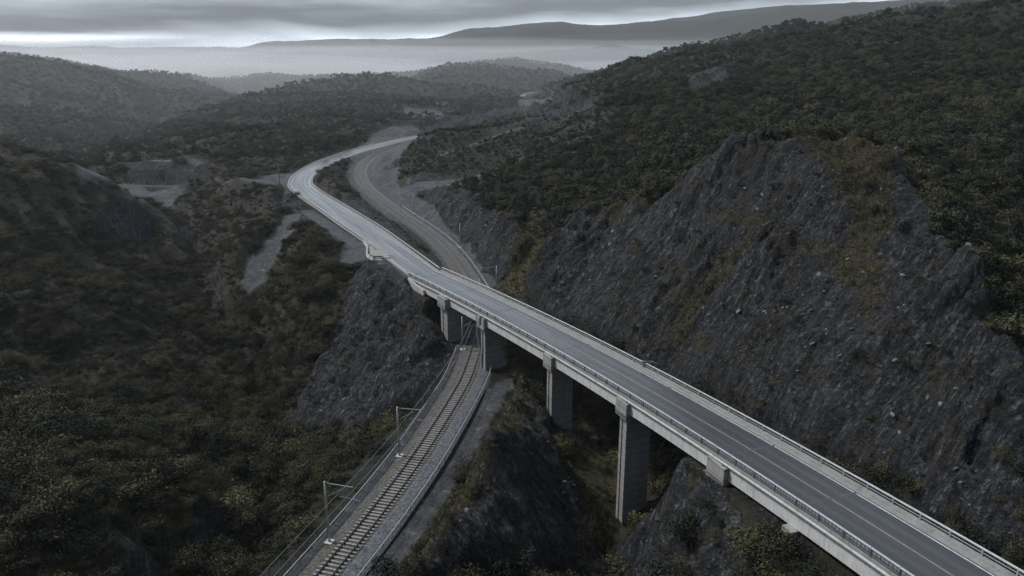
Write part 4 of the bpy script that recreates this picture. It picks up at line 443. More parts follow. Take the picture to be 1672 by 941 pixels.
steep = smooth01((slope - 1.0) / .3) * (1 - smooth01((dist - 350) / 200)) * .8
rockm = np.clip(np.maximum(rockm, steep) * (1 - dirtm), 0, 1)
cov = np.ones((ny * nx, 4), np.float32); cov[:, 0] = rockm.ravel(); cov[:, 1] = mossm.ravel(); cov[:, 2] = dirtm.ravel()
ca = me.color_attributes.new('cover', 'FLOAT_COLOR', 'POINT'); ca.data.foreach_set('color', cov.ravel())
bd = me.attributes.new('bed', 'FLOAT_VECTOR', 'POINT'); bd.data.foreach_set('vector', np.concatenate([T.bed, T.Z[..., None]], -1).astype(np.float32).ravel())
me.materials.append(M['ground'])
g = bpy.data.objects.new('hillside_terrain', me); COL.objects.link(g); tag(g, kind='structure')

# ------------------------------------------------------------------ the bridge
def bframe(t):
    n = bpt(t, 1) - bpt(t); d = bpt(t + 1e-3) - bpt(t); d[2] = 0; d /= np.linalg.norm(d)
    return n, d
T_END = PIERS['abut']; T_NEAR = -.46
ts = np.linspace(T_NEAR, T_END, 90); BP = np.array([bpt(t) for t in ts]); BN = np.array([bframe(t)[0][:2] for t in ts])
slen = np.concatenate([[0], np.cumsum(np.linalg.norm(np.diff(BP, axis=0), axis=1))])
bridge = empty('road_bridge', (0, 0, 0))
tag(bridge, 'long concrete road bridge on tall piers crossing over the railway line', 'bridge')

def ribbon(name, P, Nn, o0, o1, h, mat, parent=None, cols=1, s0=0.0):
    P = np.asarray(P); s = s0 + np.concatenate([[0], np.cumsum(np.linalg.norm(np.diff(P, axis=0), axis=1))]); v = []; f = []; uv = []
    o0 = np.broadcast_to(o0, len(P)); o1 = np.broadcast_to(o1, len(P))
    for i, (p, n) in enumerate(zip(P, Nn)):
        for c in range(cols + 1):
            o = o0[i] + (o1[i] - o0[i]) * c / cols; v.append((p[0] + n[0] * o, p[1] + n[1] * o, p[2] + h)); uv.append((o, s[i]))
    w = cols + 1
    for i in range(len(P) - 1):
        for c in range(cols): a = i * w + c; f.append((a, a + 1, a + w + 1, a + w))
    o = obj(name, v, f, mat, parent); lay = o.data.uv_layers.new(name='lane')
    for L in o.data.loops: lay.data[L.index].uv = uv[L.vertex_index]
    return o

ribbon('carriageway', BP, BN, -3.45, 3.05, .0, M['asphalt'], bridge, 3)
ribbon('edge_line', BP, BN, 2.76, 2.89, .004, M['paint'], bridge); ribbon('edge_line', BP, BN, -3.3, -3.18, .004, M['paint'], bridge)
ribbon('centre_line', BP, BN, -.045, .045, .004, M['oldpaint'], bridge)
for k_ in ('p1', 'p2', 'p3', 'p4', 'p5', 'p6', 'abut'):
    t_ = PIERS[k_] - (.03 if k_ == 'abut' else 0); n_, d_ = bframe(t_); jv = []
    for dd in (-.16, .16):
        for o_ in (-3.45, 3.05): q = bpt(t_, o_, .006) + d_ * dd; q[2] = np.interp(0, [0, 1], [bpt(t_ + dd / 90.0)[2] + .007, 0]); jv.append(q)
    obj('expansion_joint', jv, [(0, 1, 3, 2)], M['darksteel'], bridge)
MB().sweep(BP, BN, [(-4.1, -.30), (-4.1, .10), (-3.46, .12), (-3.45, -.01), (3.05, -.01), (3.05, .012), (3.72, .02), (3.74, .13), (4.28, .14), (4.28, -.30)]).done('deck', M['kerb'], bridge)
MB().sweep(BP, BN, [(-4.28, -.34), (-4.28, -.22), (-4.103, -.2), (-4.103, -.34)]).done('drip_edge', M['concrete'], bridge)
for o in (-3.55, -1.2, 1.2, 3.55):
    MB().sweep(BP, BN, [(o - .33, -2.15), (o - .33, -.304), (o + .33, -.304), (o + .33, -2.15)]).done('girder', M['concrete'], bridge)

def railing(name_o, h, near):
    r = MB(); r.sweep(BP, BN, [(name_o - .09, h - .09), (name_o - .09, h), (name_o + .09, h), (name_o + .09, h - .09)])
    top = r.done('railing', M['railtop'], bridge)
    tag(top, 'near side railing with dark infill bars' if near else 'far side railing of open rails')
    q = MB()
    for hh in ((.30, .58) if near else (.42,)):
        q.sweep(BP, BN, [(name_o - .035, hh - .04), (name_o - .035, hh + .03), (name_o + .035, hh + .03), (name_o + .035, hh - .04)])
    q.done('mid_rail', M['steel'], top)
    if near:
        b = MB(); s = np.arange(0, slen[-1], .42)
        for sv in s:
            t = np.interp(sv, slen, ts); p = bpt(t, name_o, 0); n, d = bframe(t)
            b.box(p + np.array([0, 0, .47]), .05, .07, .72, n, d)
        b.done('infill_bars', M['darksteel'], top)
        MB().sweep(BP, BN, [(name_o - .02, .14), (name_o - .02, .40), (name_o + .02, .40), (name_o + .02, .14)]).done('kick_panel', M['darksteel'], top)
    step = 3.0; first = None; rest = MB()
    for sv in np.arange(1.0, slen[-1], step):
        t = np.interp(sv, slen, ts); p = bpt(t, name_o, 0); n, d = bframe(t)
        if t < -.14: rest.box(p + np.array([0, 0, h / 2 + .03]), .12, .14, h - .06, n, d); continue
        mb = MB().box((0, 0, h / 2 + .03), .12, .14, h - .06); 
        if first is None:
            first = mb.done('post', M['darksteel'] if near else M['steel'], top); o = first
        else:
            o = first.copy(); COL.objects.link(o); o.parent = top
        o.location = p; o.rotation_euler = (0, 0, math.atan2(n[1], n[0]))
    tag(rest.done('outer_posts', M['darksteel'], top), kind='stuff')
railing(-3.95, .95, True); railing(4.18, .82, False)

tb_ = .553; n_, d_ = bframe(tb_); q = bpt(tb_, 4.18)
hb = MB().box(q + np.array([0, 0, .5]), .34, .5, 1.05, n_, d_); e0 = np.array([q[0], q[1], q[2]])
hb.tube([e0 + (0, 0, .9), e0 + np.array([n_[0], n_[1], 0]) * .45 - d_ * .7 + (0, 0, 1.15), e0 + np.array([n_[0], n_[1], 0]) * .9 - d_ * 1.5 + (0, 0, 1.1)], .09, 6)
hb.done('rail_end_bracket', M['darksteel'], bridge)
def pier(key, o0, o1, thick, zb, cap_w=2.6, cap_out=-4.5, split=False):
    t = PIERS[key]; n, d = bframe(t); top = bpt(t)[2] - 2.15; oc = (o0 + o1) / 2; c = bpt(t, oc); h = top - .5 - zb
    mb = MB(); mb.box((c[0], c[1], zb + h / 2), (o1 - o0), thick, h, n, d)
    # raised edge pilasters leave the vertical recess on the narrow face
    e = bpt(t, o0 - .06)
    for s in (-1, 1): mb.box((e[0] + d[0] * s * thick * .34, e[1] + d[1] * s * thick * .34, zb + h / 2 - .02), .12, thick * .28, h - .05, n, d)
    p = mb.done('pier', M['pier'], bridge)
    cb = MB(); w0 = cap_out; w1 = 4.1; cc = bpt(t, (w0 + w1) / 2)
    cb.box((cc[0], cc[1], top - .30), w1 - w0, cap_w * .98, .60, n, d)
    cc = bpt(t, (cap_out - 3.9) / 2); wd_ = abs(cap_out + 3.9)
    if split:
        for s in (-1, 1): cb.box((cc[0] + d[0] * s * cap_w * .3, cc[1] + d[1] * s * cap_w * .3, top + .80), wd_, cap_w * .36, 1.62, n, d)
    else:
        cb.box((cc[0], cc[1], top + .55), wd_, cap_w, 2.12, n, d)
        cb.box((cc[0] + n[0] * .12, cc[1] + n[1] * .12, top + 1.66), wd_ - .24, cap_w * .55, .12, n, d)
    cb.done('pier_cap', M['pier'], p)
    return p
pier('p4', -3.9, -.35, 1.7, -4.6); pier('p3', -3.9, -.35, 1.7, -3.0); p2 = pier('p2', -3.9, -.35, 1.7, -2.6, split=True)
pier('p5', -3.9, -.35, 1.7, 4.5, 3.0)
pier('p1', -4.2, 1.0, 3.2, -6.5, 3.6, -4.9)
# drain pipe on the pier beside the railway
t = PIERS['p2']; n, d = bframe(t); pts = []
for z, o, a in ((bpt(t)[2] - .4, -4.9, .95), (bpt(t)[2] - 2.6, -4.8, .95), (6.5, -4.75, .9), (4.5, -4.5, .75), (2.5, -4.15, .6), (0.2, -4.1, .6), (-.9, -4.1, .6)):
    q = bpt(t, o) + d * a; pts.append((q[0], q[1], z))
MB().tube(pts, .11, 8).done('drainpipe', M['railtop'], p2)
# bearing shelf at the near mound and the far abutment
t = PIERS['p6']; n, d = bframe(t); c = bpt(t, -.4); MB().box((c[0], c[1], bpt(t)[2] - 2.15 - .6), 8.4, 1.3, 1.15, n, d).done('bearing_block', M['pier'], bridge)
t = T_END - .035; n, d = bframe(t); ab = MB(); c = bpt(t, 0); ab.box((c[0] + d[0] * 1.2, c[1] + d[1] * 1.2, c[2] - 4.35), 8.3, 4.2, 8.0, n, d)
abut = ab.done('abutment', M['pier'], bridge)
wv = []; z0 = bpt(t)[2]
for o in (-4.5, -4.15):
    for dd, zt, zb in ((-5.2, -1.0, -5.5), (4.5, -.38, -3.2)):
        q = bpt(t, o) + d * dd; wv += [(q[0], q[1], z0 + zt), (q[0], q[1], z0 + zb)]
obj('wing_wall', wv, [(0, 2, 3, 1), (4, 5, 7, 6), (0, 4, 6, 2), (1, 3, 7, 5), (0, 1, 5, 4), (2, 6, 7, 3)], M['concrete'], abut)

# ------------------------------------------------------------------ the road beyond the bridge
i0 = int(np.argmin(np.linalg.norm(road[:, :2] - bpt(T_END)[:2], axis=1)))
RP = road[i0:]; RN, RD = sides(RP); RN = RN
w = np.minimum(1, np.arange(len(RP)) / 60.0)
RP = RP.copy(); RP[0] = bpt(T_END)
tag(ribbon('road', RP, RN, -(3.45 + .65 * w), 3.05 + .75 * w, .0, M['asphalt'], None, 3, slen[-1]), kind='structure')
tag(ribbon('road_shoulder', RP, RN, -(3.9 + 1.3 * w), 3.6 + 1.1 * w, -.03, M['kerb']), kind='structure')
mk = MB()
def strip(P, Nn, o0, o1, h):
    k = len(mk.v)
    for p, n, a, b in zip(P, Nn, np.broadcast_to(o0, len(P)), np.broadcast_to(o1, len(P))): mk.v += [np.array((p[0] + n[0] * a, p[1] + n[1] * a, p[2] + h)), np.array((p[0] + n[0] * b, p[1] + n[1] * b, p[2] + h))]
    for i in range(len(P) - 1): mk.f.append((k + 2 * i, k + 2 * i + 1, k + 2 * i + 3, k + 2 * i + 2))
strip(RP, RN, -(3.3 + .5 * w), -(3.16 + .5 * w), .004); strip(RP, RN, 2.76 + .6 * w, 2.9 + .6 * w, .004)
tag(mk.done('road_edge_markings', M['paint']), kind='structure')
mk = MB(); strip(RP, RN, -.05, .05, .004); tag(mk.done('road_centre_marking', M['oldpaint']), kind='structure')
for fp in FAR_ROADS:
    fp = np.array(fp); fp[:, 2] = np.maximum(fp[:, 2], T.h(fp[:, 0], fp[:, 1]) + .5); fp[:, 2] = np.convolve(np.pad(fp[:, 2], 3, 'edge'), np.ones(7) / 7, 'valid') + .3
    fn_, _ = sides(fp); tag(ribbon('far_road', fp, fn_, -6, 6, 0, M['asphalt'], None, 2), kind='structure')
# paved wedge beside the bridge head
def dirt_patch(name, pts, mat, lift=.12):
    pts = np.array(pts); c = pts.mean(0); v = [c] + list(pts); f = [(0, i + 1, (i + 1) % len(pts) + 1) for i in range(len(pts))]
    o = obj(name, [(p[0], p[1], p[2] + lift) for p in v], f, mat); return tag(o, kind='structure')
LB = 5.35

def guardrail(label, idx0, idx1, o, spacing=4.0, h=.78):
    P = RP[idx0:idx1]; Nn = RN[idx0:idx1]; oo = o
    root = empty('guardrail', P[len(P) // 2]); tag(root, label, 'guardrail', 'steel guardrails along the road')
    base = np.array(root.location)
    mb = MB(); prof = [(-.02, h - .32), (.05, h - .26), (.0, h - .16), (.05, h - .06), (-.02, h), (-.06, h), (-.06, h - .32)]
    k = len(mb.v); m = len(prof); ov = np.broadcast_to(oo, len(P)) if np.ndim(oo) == 0 else oo[idx0:idx1]
    P2 = np.array([[p[0] + n[0] * q, p[1] + n[1] * q, p[2]] for p, n, q in zip(P, Nn, ov)]) - base
    mb.sweep(P2, Nn, prof); mb.done('beam', M['railtop'], root)
    first = None
    for i in range(1, len(P), int(spacing)):
        if first is None:
            first = MB().box((0, 0, h / 2 - .15), .12, .12, h + .3).done('post', M['steel'], root); q = first
        else:
            q = first.copy(); COL.objects.link(q); q.parent = root
        q.location = P2[i]
    return root
LI = len(RP)
lo = -(3.75 + .9 * w); ro = 3.75 + .75 * w
guardrail('outer steel guardrail curving round the left side of the road bend', 28, LI - 60, lo)
guardrail('inner steel guardrail along the railway side of the road bend', 1, LI - 90, ro)

# ------------------------------------------------------------------ the railway
RAILN, RAILD = sides(rail); rs = np.concatenate([[0], np.cumsum(np.linalg.norm(np.diff(rail, axis=0), axis=1))])
tb = MB(); tb.sweep(rail, RAILN, [(-4.3, -.32), (-3.9, -.16), (-2.4, -.10), (-1.9, -.03), (1.9, -.03), (1.9, -.5), (-4.3, -.5)]); tag(tb.done('trackbed', M['cess']), kind='structure')
tb = MB(); tb.sweep(rail, RAILN, [(1.55, -.045), (1.95, .0), (3.2, -.10), (4.0, -.42), (4.0, -.6), (1.55, -.6)]); tag(tb.done('ballast_shoulder', M['ballast']), kind='structure')
for o in (-.86, .86):
    st_ = ribbon('rust_stained_ballast', rail, RAILN, o - .24, o + .24, -.024, M['track']); tag(st_, kind='structure')
track = empty('railway_track', (0, 0, 0)); tag(track, 'single railway track on concrete sleepers passing under the bridge', 'railway track')
for o in (-.86, .86):
    MB().sweep(rail, RAILN, [(o - .075, .10), (o - .02, .13), (o - .04, .26), (o + .04, .26), (o + .02, .13), (o + .075, .10)]).done('rail', M['track'], track)
sl = []
for sv in np.arange(0, rs[-1], .68):
    p = np.array([np.interp(sv, rs, rail[:, k]) for k in range(3)]); n = np.array([np.interp(sv, rs, RAILN[:, k]) for k in range(2)]); n /= np.linalg.norm(n); sl.append((p, n))
infr = [i for i, (p, n) in enumerate(sl) if p[1] > 69.5][:100]; first = None; rest = MB()
for i, (p, n) in enumerate(sl):
    a = math.atan2(n[1], n[0])
    if i in infr:
        if first is None:
            mb = MB().box((0, 0, 0), 2.9, .27, .18); mb.box((-1.08, 0, .095), .5, .25, .05); mb.box((1.08, 0, .095), .5, .25, .05)
            first = mb.done('sleeper', M['sleeper'], track); q = first
        else:
            q = first.copy(); COL.objects.link(q); q.parent = track
        q.location = (p[0], p[1], p[2] + random.uniform(-.012, .012)); q.rotation_euler = (0, 0, a + random.uniform(-.012, .012))
    else:
        rest.box(p, 2.9, .27, .18, (n[0], n[1], 0), (-n[1], n[0], 0))
tag(rest.done('distant_sleepers', M['sleeper'], track), kind='stuff')

def rail_at(sv, o=0, z=0):
    p = np.array([np.interp(sv, rs, rail[:, k]) for k in range(3)]); n = np.array([np.interp(sv, rs, RAILN[:, k]) for k in range(2)]); n /= np.linalg.norm(n)
    return np.array([p[0] + n[0] * o, p[1] + n[1] * o, p[2] + z]), n
def s_at_y(y): return float(np.interp(y, rail[:, 1][:240], rs[:240]))

def fence(label, o, s0, s1, h=.95, step=2.6):
    c, _ = rail_at((s0 + s1) / 2, o); root = empty('trackside_fence', c); tag(root, label, 'fence', 'low fences beside the track')
    S = np.arange(s0, s1, 1.0); P = np.array([rail_at(s, o)[0] for s in S]) - c; P[:, 2] = -.3
    mb = MB(); mb.tube(P + np.array([0, 0, h]), .055, 5); mb.done('top_rail', M['railtop'], root)
    mb = MB(); mb.tube(P + np.array([0, 0, h * .55]), .018, 4); mb.tube(P + np.array([0, 0, h * .25]), .018, 4); mb.done('wire_strands', M['wire'], root)
    first = None
    for s in np.arange(s0 + .5, s1, step):
        if first is None:
            first = MB().box((0, 0, h / 2 - .1), .07, .07, h + .16).done('post', M['steel'], root); q = first
        else:
            q = first.copy(); COL.objects.link(q); q.parent = root
        p = rail_at(s, o)[0] - c; p[2] = -.3; q.location = p
fence('low wire fence with pale top rail on the valley side of the track', -3.85, s_at_y(60), s_at_y(139))
fence('low wire fence with pale top rail between the track and the mossy bank', 3.95, s_at_y(60), s_at_y(131))
fence('low wire fence along the outside of the curving track beyond the bridge', 3.95, s_at_y(166), s_at_y(166) + 120, .8, 3.4)

def mast(label, sv, o, h=8.6, toward=1, arms=True):
    p, n = rail_at(sv, o, -.25); root = empty('catenary_mast', p, math.atan2(n[1] * toward, n[0] * toward)); tag(root, label, 'catenary mast', 'catenary masts beside the railway')
    MB().tube([(0, 0, .1), (0, 0, h * .5), (0, 0, h)], [.17, .145, .11], 10).done('mast', M['steel'], root, True)
    MB().box((0, 0, .05), 1.0, 1.0, .45).done('footing', M['white_concrete'], root)
    a = MB(); L1 = 3.7
    a.tube([(0, 0, h - .2), (L1, 0, h - .12)], .06, 6); a.tube([(0, 0, h - 2.1), (L1 * .72, 0, h - .35)], .05, 6); a.done('cantilever', M['steel'], root)
    b = MB(); b.tube([(L1 * .5, 0, h - 1.65), (L1 + .9, 0, h - 1.75)], .045, 6); b.tube([(L1 * .62, 0, h - .55), (L1 * .6, 0, h - 1.65)], .03, 5); b.done('registration_arm', M['steel'], root)
    c = MB()
    for x in (.25, .5): c.tube([(x - .07, 0, h - .19), (x + .07, 0, h - .19)], .11, 8)
    c.done('insulator', M['darksteel'], root)
    return root
ML = [('grey catenary mast nearest the bottom edge of the photo', s_at_y(77.2), -2.75, 8.4, 1), ('grey catenary mast standing alone midway between the bridge and the front mast', s_at_y(97.6), -2.75, 8.0, 1),
      ('grey catenary mast half hidden under the bridge deck', s_at_y(139.0), -2.6, 7.0, 1), ('grey catenary mast right of the track just behind the bridge', s_at_y(172), 4.9, 7.6, -1)]
for q in ML: mast(*q)
base = s_at_y(172)
mast('thin grey catenary mast in the far cutting beyond the bridge', base + 48, 4.6, 7.4, -1)
mast('thin grey catenary mast beside the far bend of the track', base + 100, 4.6, 7.4, -1)
wr = MB()
for z, o in ((6.75, .35), (8.1, .2)):
    S = np.arange(s_at_y(30), s_at_y(166), 4.0); wr.tube([rail_at(s, -.5 + o, z - .4)[0] for s in S], .04, 4)
tag(wr.done('overhead_wire', M['wire']), 'thin overhead contact wires strung above the near railway track', 'wire')

# timber pole by the road bend
def pole(label, x, y, h):
    z = float(T.h(x, y)); r = empty('utility_pole', (x, y, z)); tag(r, label, 'pole', 'poles by the road')
    MB().tube([(0, 0, -.5), (0, 0, h)], [.19, .13], 8).done('shaft', M['darksteel'], r, True)
    MB().box((0, 0, h - .5), 1.5, .12, .14).done('crossarm', M['darksteel'], r)
pole('slim dark pole standing on the grey verge outside the road bend', *POLE, 7.6)

# pale concrete blocks along the lay-by edge
bl = catmull(BLOCKS, .25); bs = np.concatenate([[0], np.cumsum(np.linalg.norm(np.diff(bl, axis=0), axis=1))]); first = None; k = 0
for sv in np.arange(0.5, bs[-1], 2.15):
    p = np.array([np.interp(sv, bs, bl[:, q]) for q in range(3)]); p2 = np.array([np.interp(sv + .4, bs, bl[:, q]) for q in range(3)])
    if first is None:
        bmv = MB().sweep(np.array([(-.85, 0, 0), (.85, 0, 0)]), np.array([(0, 1), (0, 1)]), [(-.3, -.3), (-.28, .15), (-.13, .35), (-.1, .72), (.1, .72), (.13, .35), (.28, .15), (.3, -.3)]); first = bmv.done('concrete_barrier', M['white_concrete']); q = first
    else:
        q = first.copy(); COL.objects.link(q)
    q.location = (p[0], p[1], float(T.h(p[0], p[1])) + .05); q.rotation_euler = (0, 0, math.atan2(p2[1] - p[1], p2[0] - p[0]) + random.uniform(-.14, .14))
    tag(q, 'white concrete barrier block in the row along the lay-by edge', 'barrier block', 'white barrier blocks along the lay-by'); k += 1
dirt_patch('layby_paving', LAYBY, M['kerb'], .10)

# ------------------------------------------------------------------ vegetation
def clump_mesh(name, lobes, nface, size, seed, mat, stems=0, flat=1.0):
    r = np.random.default_rng(seed); v = []; f = []; lf = []
    for _ in range(nface):
        c, rad = lobes[r.integers(len(lobes))]; d = r.normal(size=3); d /= np.linalg.norm(d); d[2] = abs(d[2]) * 1.0 - (.25 if r.random() < .3 else 0)
        rr = rad * (r.random() ** .35) * (.8 + .35 * r.random()); p = np.array(c) + d * rr * np.array([1, 1, flat])
        nrm = d + r.normal(size=3) * .55; nrm /= np.linalg.norm(nrm)
        a = np.cross(nrm, r.normal(size=3)); a /= np.linalg.norm(a) + 1e-9; b = np.cross(nrm, a); s = size * (.55 + .9 * r.random()); el = .55 + .5 * r.random()
        k = len(v); v += [p - a * s, p - b * s * el + nrm * s * .25, p + a * s, p + b * s * el + nrm * s * .25]; f.append((k, k + 1, k + 2, k + 3))
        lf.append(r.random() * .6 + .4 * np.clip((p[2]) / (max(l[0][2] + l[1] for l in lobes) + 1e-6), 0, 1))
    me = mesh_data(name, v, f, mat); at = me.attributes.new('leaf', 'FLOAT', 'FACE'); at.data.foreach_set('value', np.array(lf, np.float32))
    return me
def tree_lobes(seed, h):
    r = np.random.default_rng(seed); L = [((0, 0, h * .62), h * .30)]
    for k in range(r.integers(5, 8)):
        a = r.random() * 6.28; q = h * (.16 + .16 * r.random()); L.append(((q * math.cos(a), q * math.sin(a), h * (.38 + .42 * r.random())), h * (.15 + .12 * r.random())))
    return L
def shrub_lobes(seed, h):
    r = np.random.default_rng(seed); L = []
    for k in range(r.integers(5, 9)):
        a = r.random() * 6.28; q = h * (.75 * r.random()); L.append(((q * math.cos(a), q * math.sin(a), h * (.12 + .3 * r.random())), h * (.28 + .26 * r.random())))
    return L
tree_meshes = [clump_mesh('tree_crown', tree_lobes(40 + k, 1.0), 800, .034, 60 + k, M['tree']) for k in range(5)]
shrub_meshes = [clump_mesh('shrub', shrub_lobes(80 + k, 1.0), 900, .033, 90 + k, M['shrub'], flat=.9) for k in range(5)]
trunk_mb = MB().tube([(0, 0, -.1), (.01, 0, .25), (.0, .02, .62)], [.045, .032, .012], 6)
for a_ in (.5, 2.4, 4.4): trunk_mb.tube([(0, 0, .28), (.16 * math.cos(a_), .16 * math.sin(a_), .55)], [.02, .008], 5)
trunk_mesh = mesh_data('trunk', trunk_mb.v, trunk_mb.f, M['bark'])

def scatter(x0, x1, y0, y1, sp):
    xs = np.arange(x0, x1, sp); ys = np.arange(y0, y1, sp); X, Y = np.meshgrid(xs, ys)
    X = X + rng.uniform(-.6, .6, X.shape) * sp; Y = Y + rng.uniform(-.6, .6, X.shape) * sp
    return X.ravel(), Y.ravel()
bands = [(1.0, 30, 150), (1.45, 150, 240), (2.3, 240, 420), (3.3, 420, 800), (5.2, 800, 1600)]
PX = []; PY = []; PS = []
for sp, d0, d1 in bands:
    half = d1 * .95 + 20
    X, Y = scatter(-half, half, max(25, d0 * .6), d1, sp); D = np.hypot(X, Y); m = (D >= d0) & (D < d1) & (np.abs(X) < Y * .88 + 25)
    PX.append(X[m]); PY.append(Y[m]); PS.append(np.full(m.sum(), sp))
PX, PY, PS = map(np.concatenate, (PX, PY, PS))
D = np.hypot(PX, PY)
vr = T.sample(rockm, PX, PY); vd = T.sample(dirtm, PX, PY); vm = T.sample(mossm, PX, PY); slp = T.sample(slope, PX, PY)
forest = (T.sample(T.M['forest'], PX, PY) > .4) | (D > 420)
patch = fbm(PX, PY, 26, 3, 71) * .5 + fbm(PX, PY, 9, 2, 72) * .35
dens = np.where(forest, np.clip(.95 + .35 * patch, .3, 1), 1.05 + .5 * patch)
dens = dens * np.clip(1 - 1.5 * np.clip(vr - .25, 0, 1), .085, 1) * np.where(vm > .4, .75, 1) * np.clip(1 - 2.2 * vd, 0, 1)
dens = np.where(vd > .25, 0, dens)
# keep the railway, the bridge and the pier feet clear
dr = np.full(len(PX), 1e9); near = np.nonzero((np.abs(PX) < 140) & (PY < 560))[0]
for q in rail[::3]: dr[near] = np.minimum(dr[near], np.hypot(PX[near] - q[0], PY[near] - q[1]))
db = np.full(len(PX), 1e9)
for q in BP[::2]: db[near] = np.minimum(db[near], np.hypot(PX[near] - q[0], PY[near] - q[1]))
for q in RP[::3]: db[near] = np.minimum(db[near], np.hypot(PX[near] - q[0], PY[near] - q[1]) - .5)
bz = np.full(len(PX), -1e3); dm = np.full(len(PX), 1e9)
for q in BP[::2]:
    e_ = np.hypot(PX[near] - q[0], PY[near] - q[1]); w_ = e_ < dm[near]; dm[near] = np.where(w_, e_, dm[near]); bz[near] = np.where(w_, q[2], bz[near])
pd = np.full(len(PX), 1e9)
for k_ in ('p1', 'p2', 'p3', 'p4'):
    q = bpt(PIERS[k_], -2.1); pd = np.minimum(pd, np.hypot(PX - q[0], PY - q[1]))
under = (dm < 7) & (bz - 2.2 - T.h(PX, PY) > 5.0) & (pd > 3.2)
keep = (rng.random(len(PX)) < dens) & (dr > 7.0) & ((db > 6.3) | under)
for tr_, w__ in tracks[1:3]:
    for q in tr_[::2]: keep &= np.hypot(PX - q[0], PY - q[1]) > w__ + 2.2
for fp in FAR_ROADS:
    for q in fp: keep &= np.hypot(PX - q[0], (PY - q[1]) * np.where(PY < q[1], .5, 1)) > 11
# at the bridge the ravine below may still hold low scrub
PX, PY, PS, D, forest, vr, vm, patch = (q[keep] for q in (PX, PY, PS, D, forest, vr, vm, patch))
PZ = T.h(PX, PY)
size = np.where(forest, (1.8 + 3.8 * rng.random(len(PX)) ** 2.0), (.6 + 2.3 * rng.random(len(PX)) ** 2.2) * (1 + .6 * np.clip(patch, -.6, 1)))
size = size * np.where((PX < 40) & (PY > 285) & (PY < 560) & (PX > -75), .55, 1) * np.where(D > 420, (PS / 3.0) ** .28, 1) * np.where((vr > .4) | (vm > .4), .45, 1) * np.where(D < 130, 1.1, 1)
kindtree = forest
# what the camera can see of them
cp, sp_ = math.cos(PITCH), math.sin(PITCH)
def project(x, y, z):
    zz = z - CAM_H; dep = y * cp - zz * sp_; u = y * sp_ + zz * cp
    return 836 + FPX * x / dep, 470.5 - FPX * u / dep, dep
ux, uy, dep = project(PX, PY, PZ + size * .6)
infr = (ux > 0) & (ux < 1672) & (uy > 0) & (uy < 941)
def visible(i):
    t = np.linspace(.04, .985, 60); x = PX[i] * t; y = PY[i] * t; z = CAM_H + (PZ[i] + size[i] * .7 - CAM_H) * t
    return bool(np.all(T.h(x, y) < z + .15))
order = np.argsort(-(size / dep)); chosen_t = []; chosen_s = []
for i in order:
    if not infr[i]: continue
    if kindtree[i] and len(chosen_t) < 300 and visible(i): chosen_t.append(i)
    elif (not kindtree[i]) and len(chosen_s) < 300 and visible(i): chosen_s.append(i)
    if len(chosen_t) >= 300 and len(chosen_s) >= 300: break
single = np.zeros(len(PX), bool); single[chosen_t] = True; single[chosen_s] = True

def region_label(i, kind):
    x, y = ux[i], PY[i]
    if kind == 'tree':
        if PX[i] > 62 and PY[i] < 150: return 'dark bushy tree on the slope falling away right of the rocky spur', 'trees right of the rocky spur'
        if PX[i] > 45: return 'small dark tree in the wood above the top of the grey rock face', 'trees above the grey rock face'
        return 'small olive tree in the wood between the road tracks and the grey rock face', 'trees left of the grey rock face'
    if PX[i] > 8: return 'low olive shrub on the stony mound beneath the bridge', 'shrubs beneath the bridge'
    if PX[i] > -18: return 'low olive shrub on the mossy bank right of the railway', 'shrubs on the mossy bank'
    if PY[i] < 112 and PX[i] < -40: return 'dense olive shrub on the dark rounded mound at the lower left', 'shrubs on the lower left mound'
    if PY[i] < 135: return 'dark olive shrub in the scrub between the lower left mound and the railway', 'shrubs beside the railway'
    return 'small dark shrub on the scrubby valley side below the road', 'shrubs on the valley side'
protos = {}
for n_, i in enumerate(chosen_t):
    k = int(rng.integers(5)); r = empty('tree', (PX[i], PY[i], PZ[i] - .15), rng.uniform(0, 6.28)); s = size[i]; r.scale = (s * rng.uniform(.9, 1.15), s * rng.uniform(.9, 1.15), s * rng.uniform(.85, 1.1))
    lb, gp = region_label(i, 'tree'); tag(r, lb, 'tree', gp)
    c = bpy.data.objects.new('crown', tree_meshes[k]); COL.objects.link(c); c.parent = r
    q = bpy.data.objects.new('trunk', trunk_mesh); COL.objects.link(q); q.parent = r
    protos.setdefault(('t', k), c)
for i in chosen_s:
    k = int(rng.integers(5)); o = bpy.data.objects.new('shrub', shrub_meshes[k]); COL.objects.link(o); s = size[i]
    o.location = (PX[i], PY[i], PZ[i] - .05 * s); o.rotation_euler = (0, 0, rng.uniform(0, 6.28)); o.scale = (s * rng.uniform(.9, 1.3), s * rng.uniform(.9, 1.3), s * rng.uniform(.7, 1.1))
    lb, gp = region_label(i, 'shrub'); tag(o, lb, 'shrub', gp); protos.setdefault(('s', k), o)

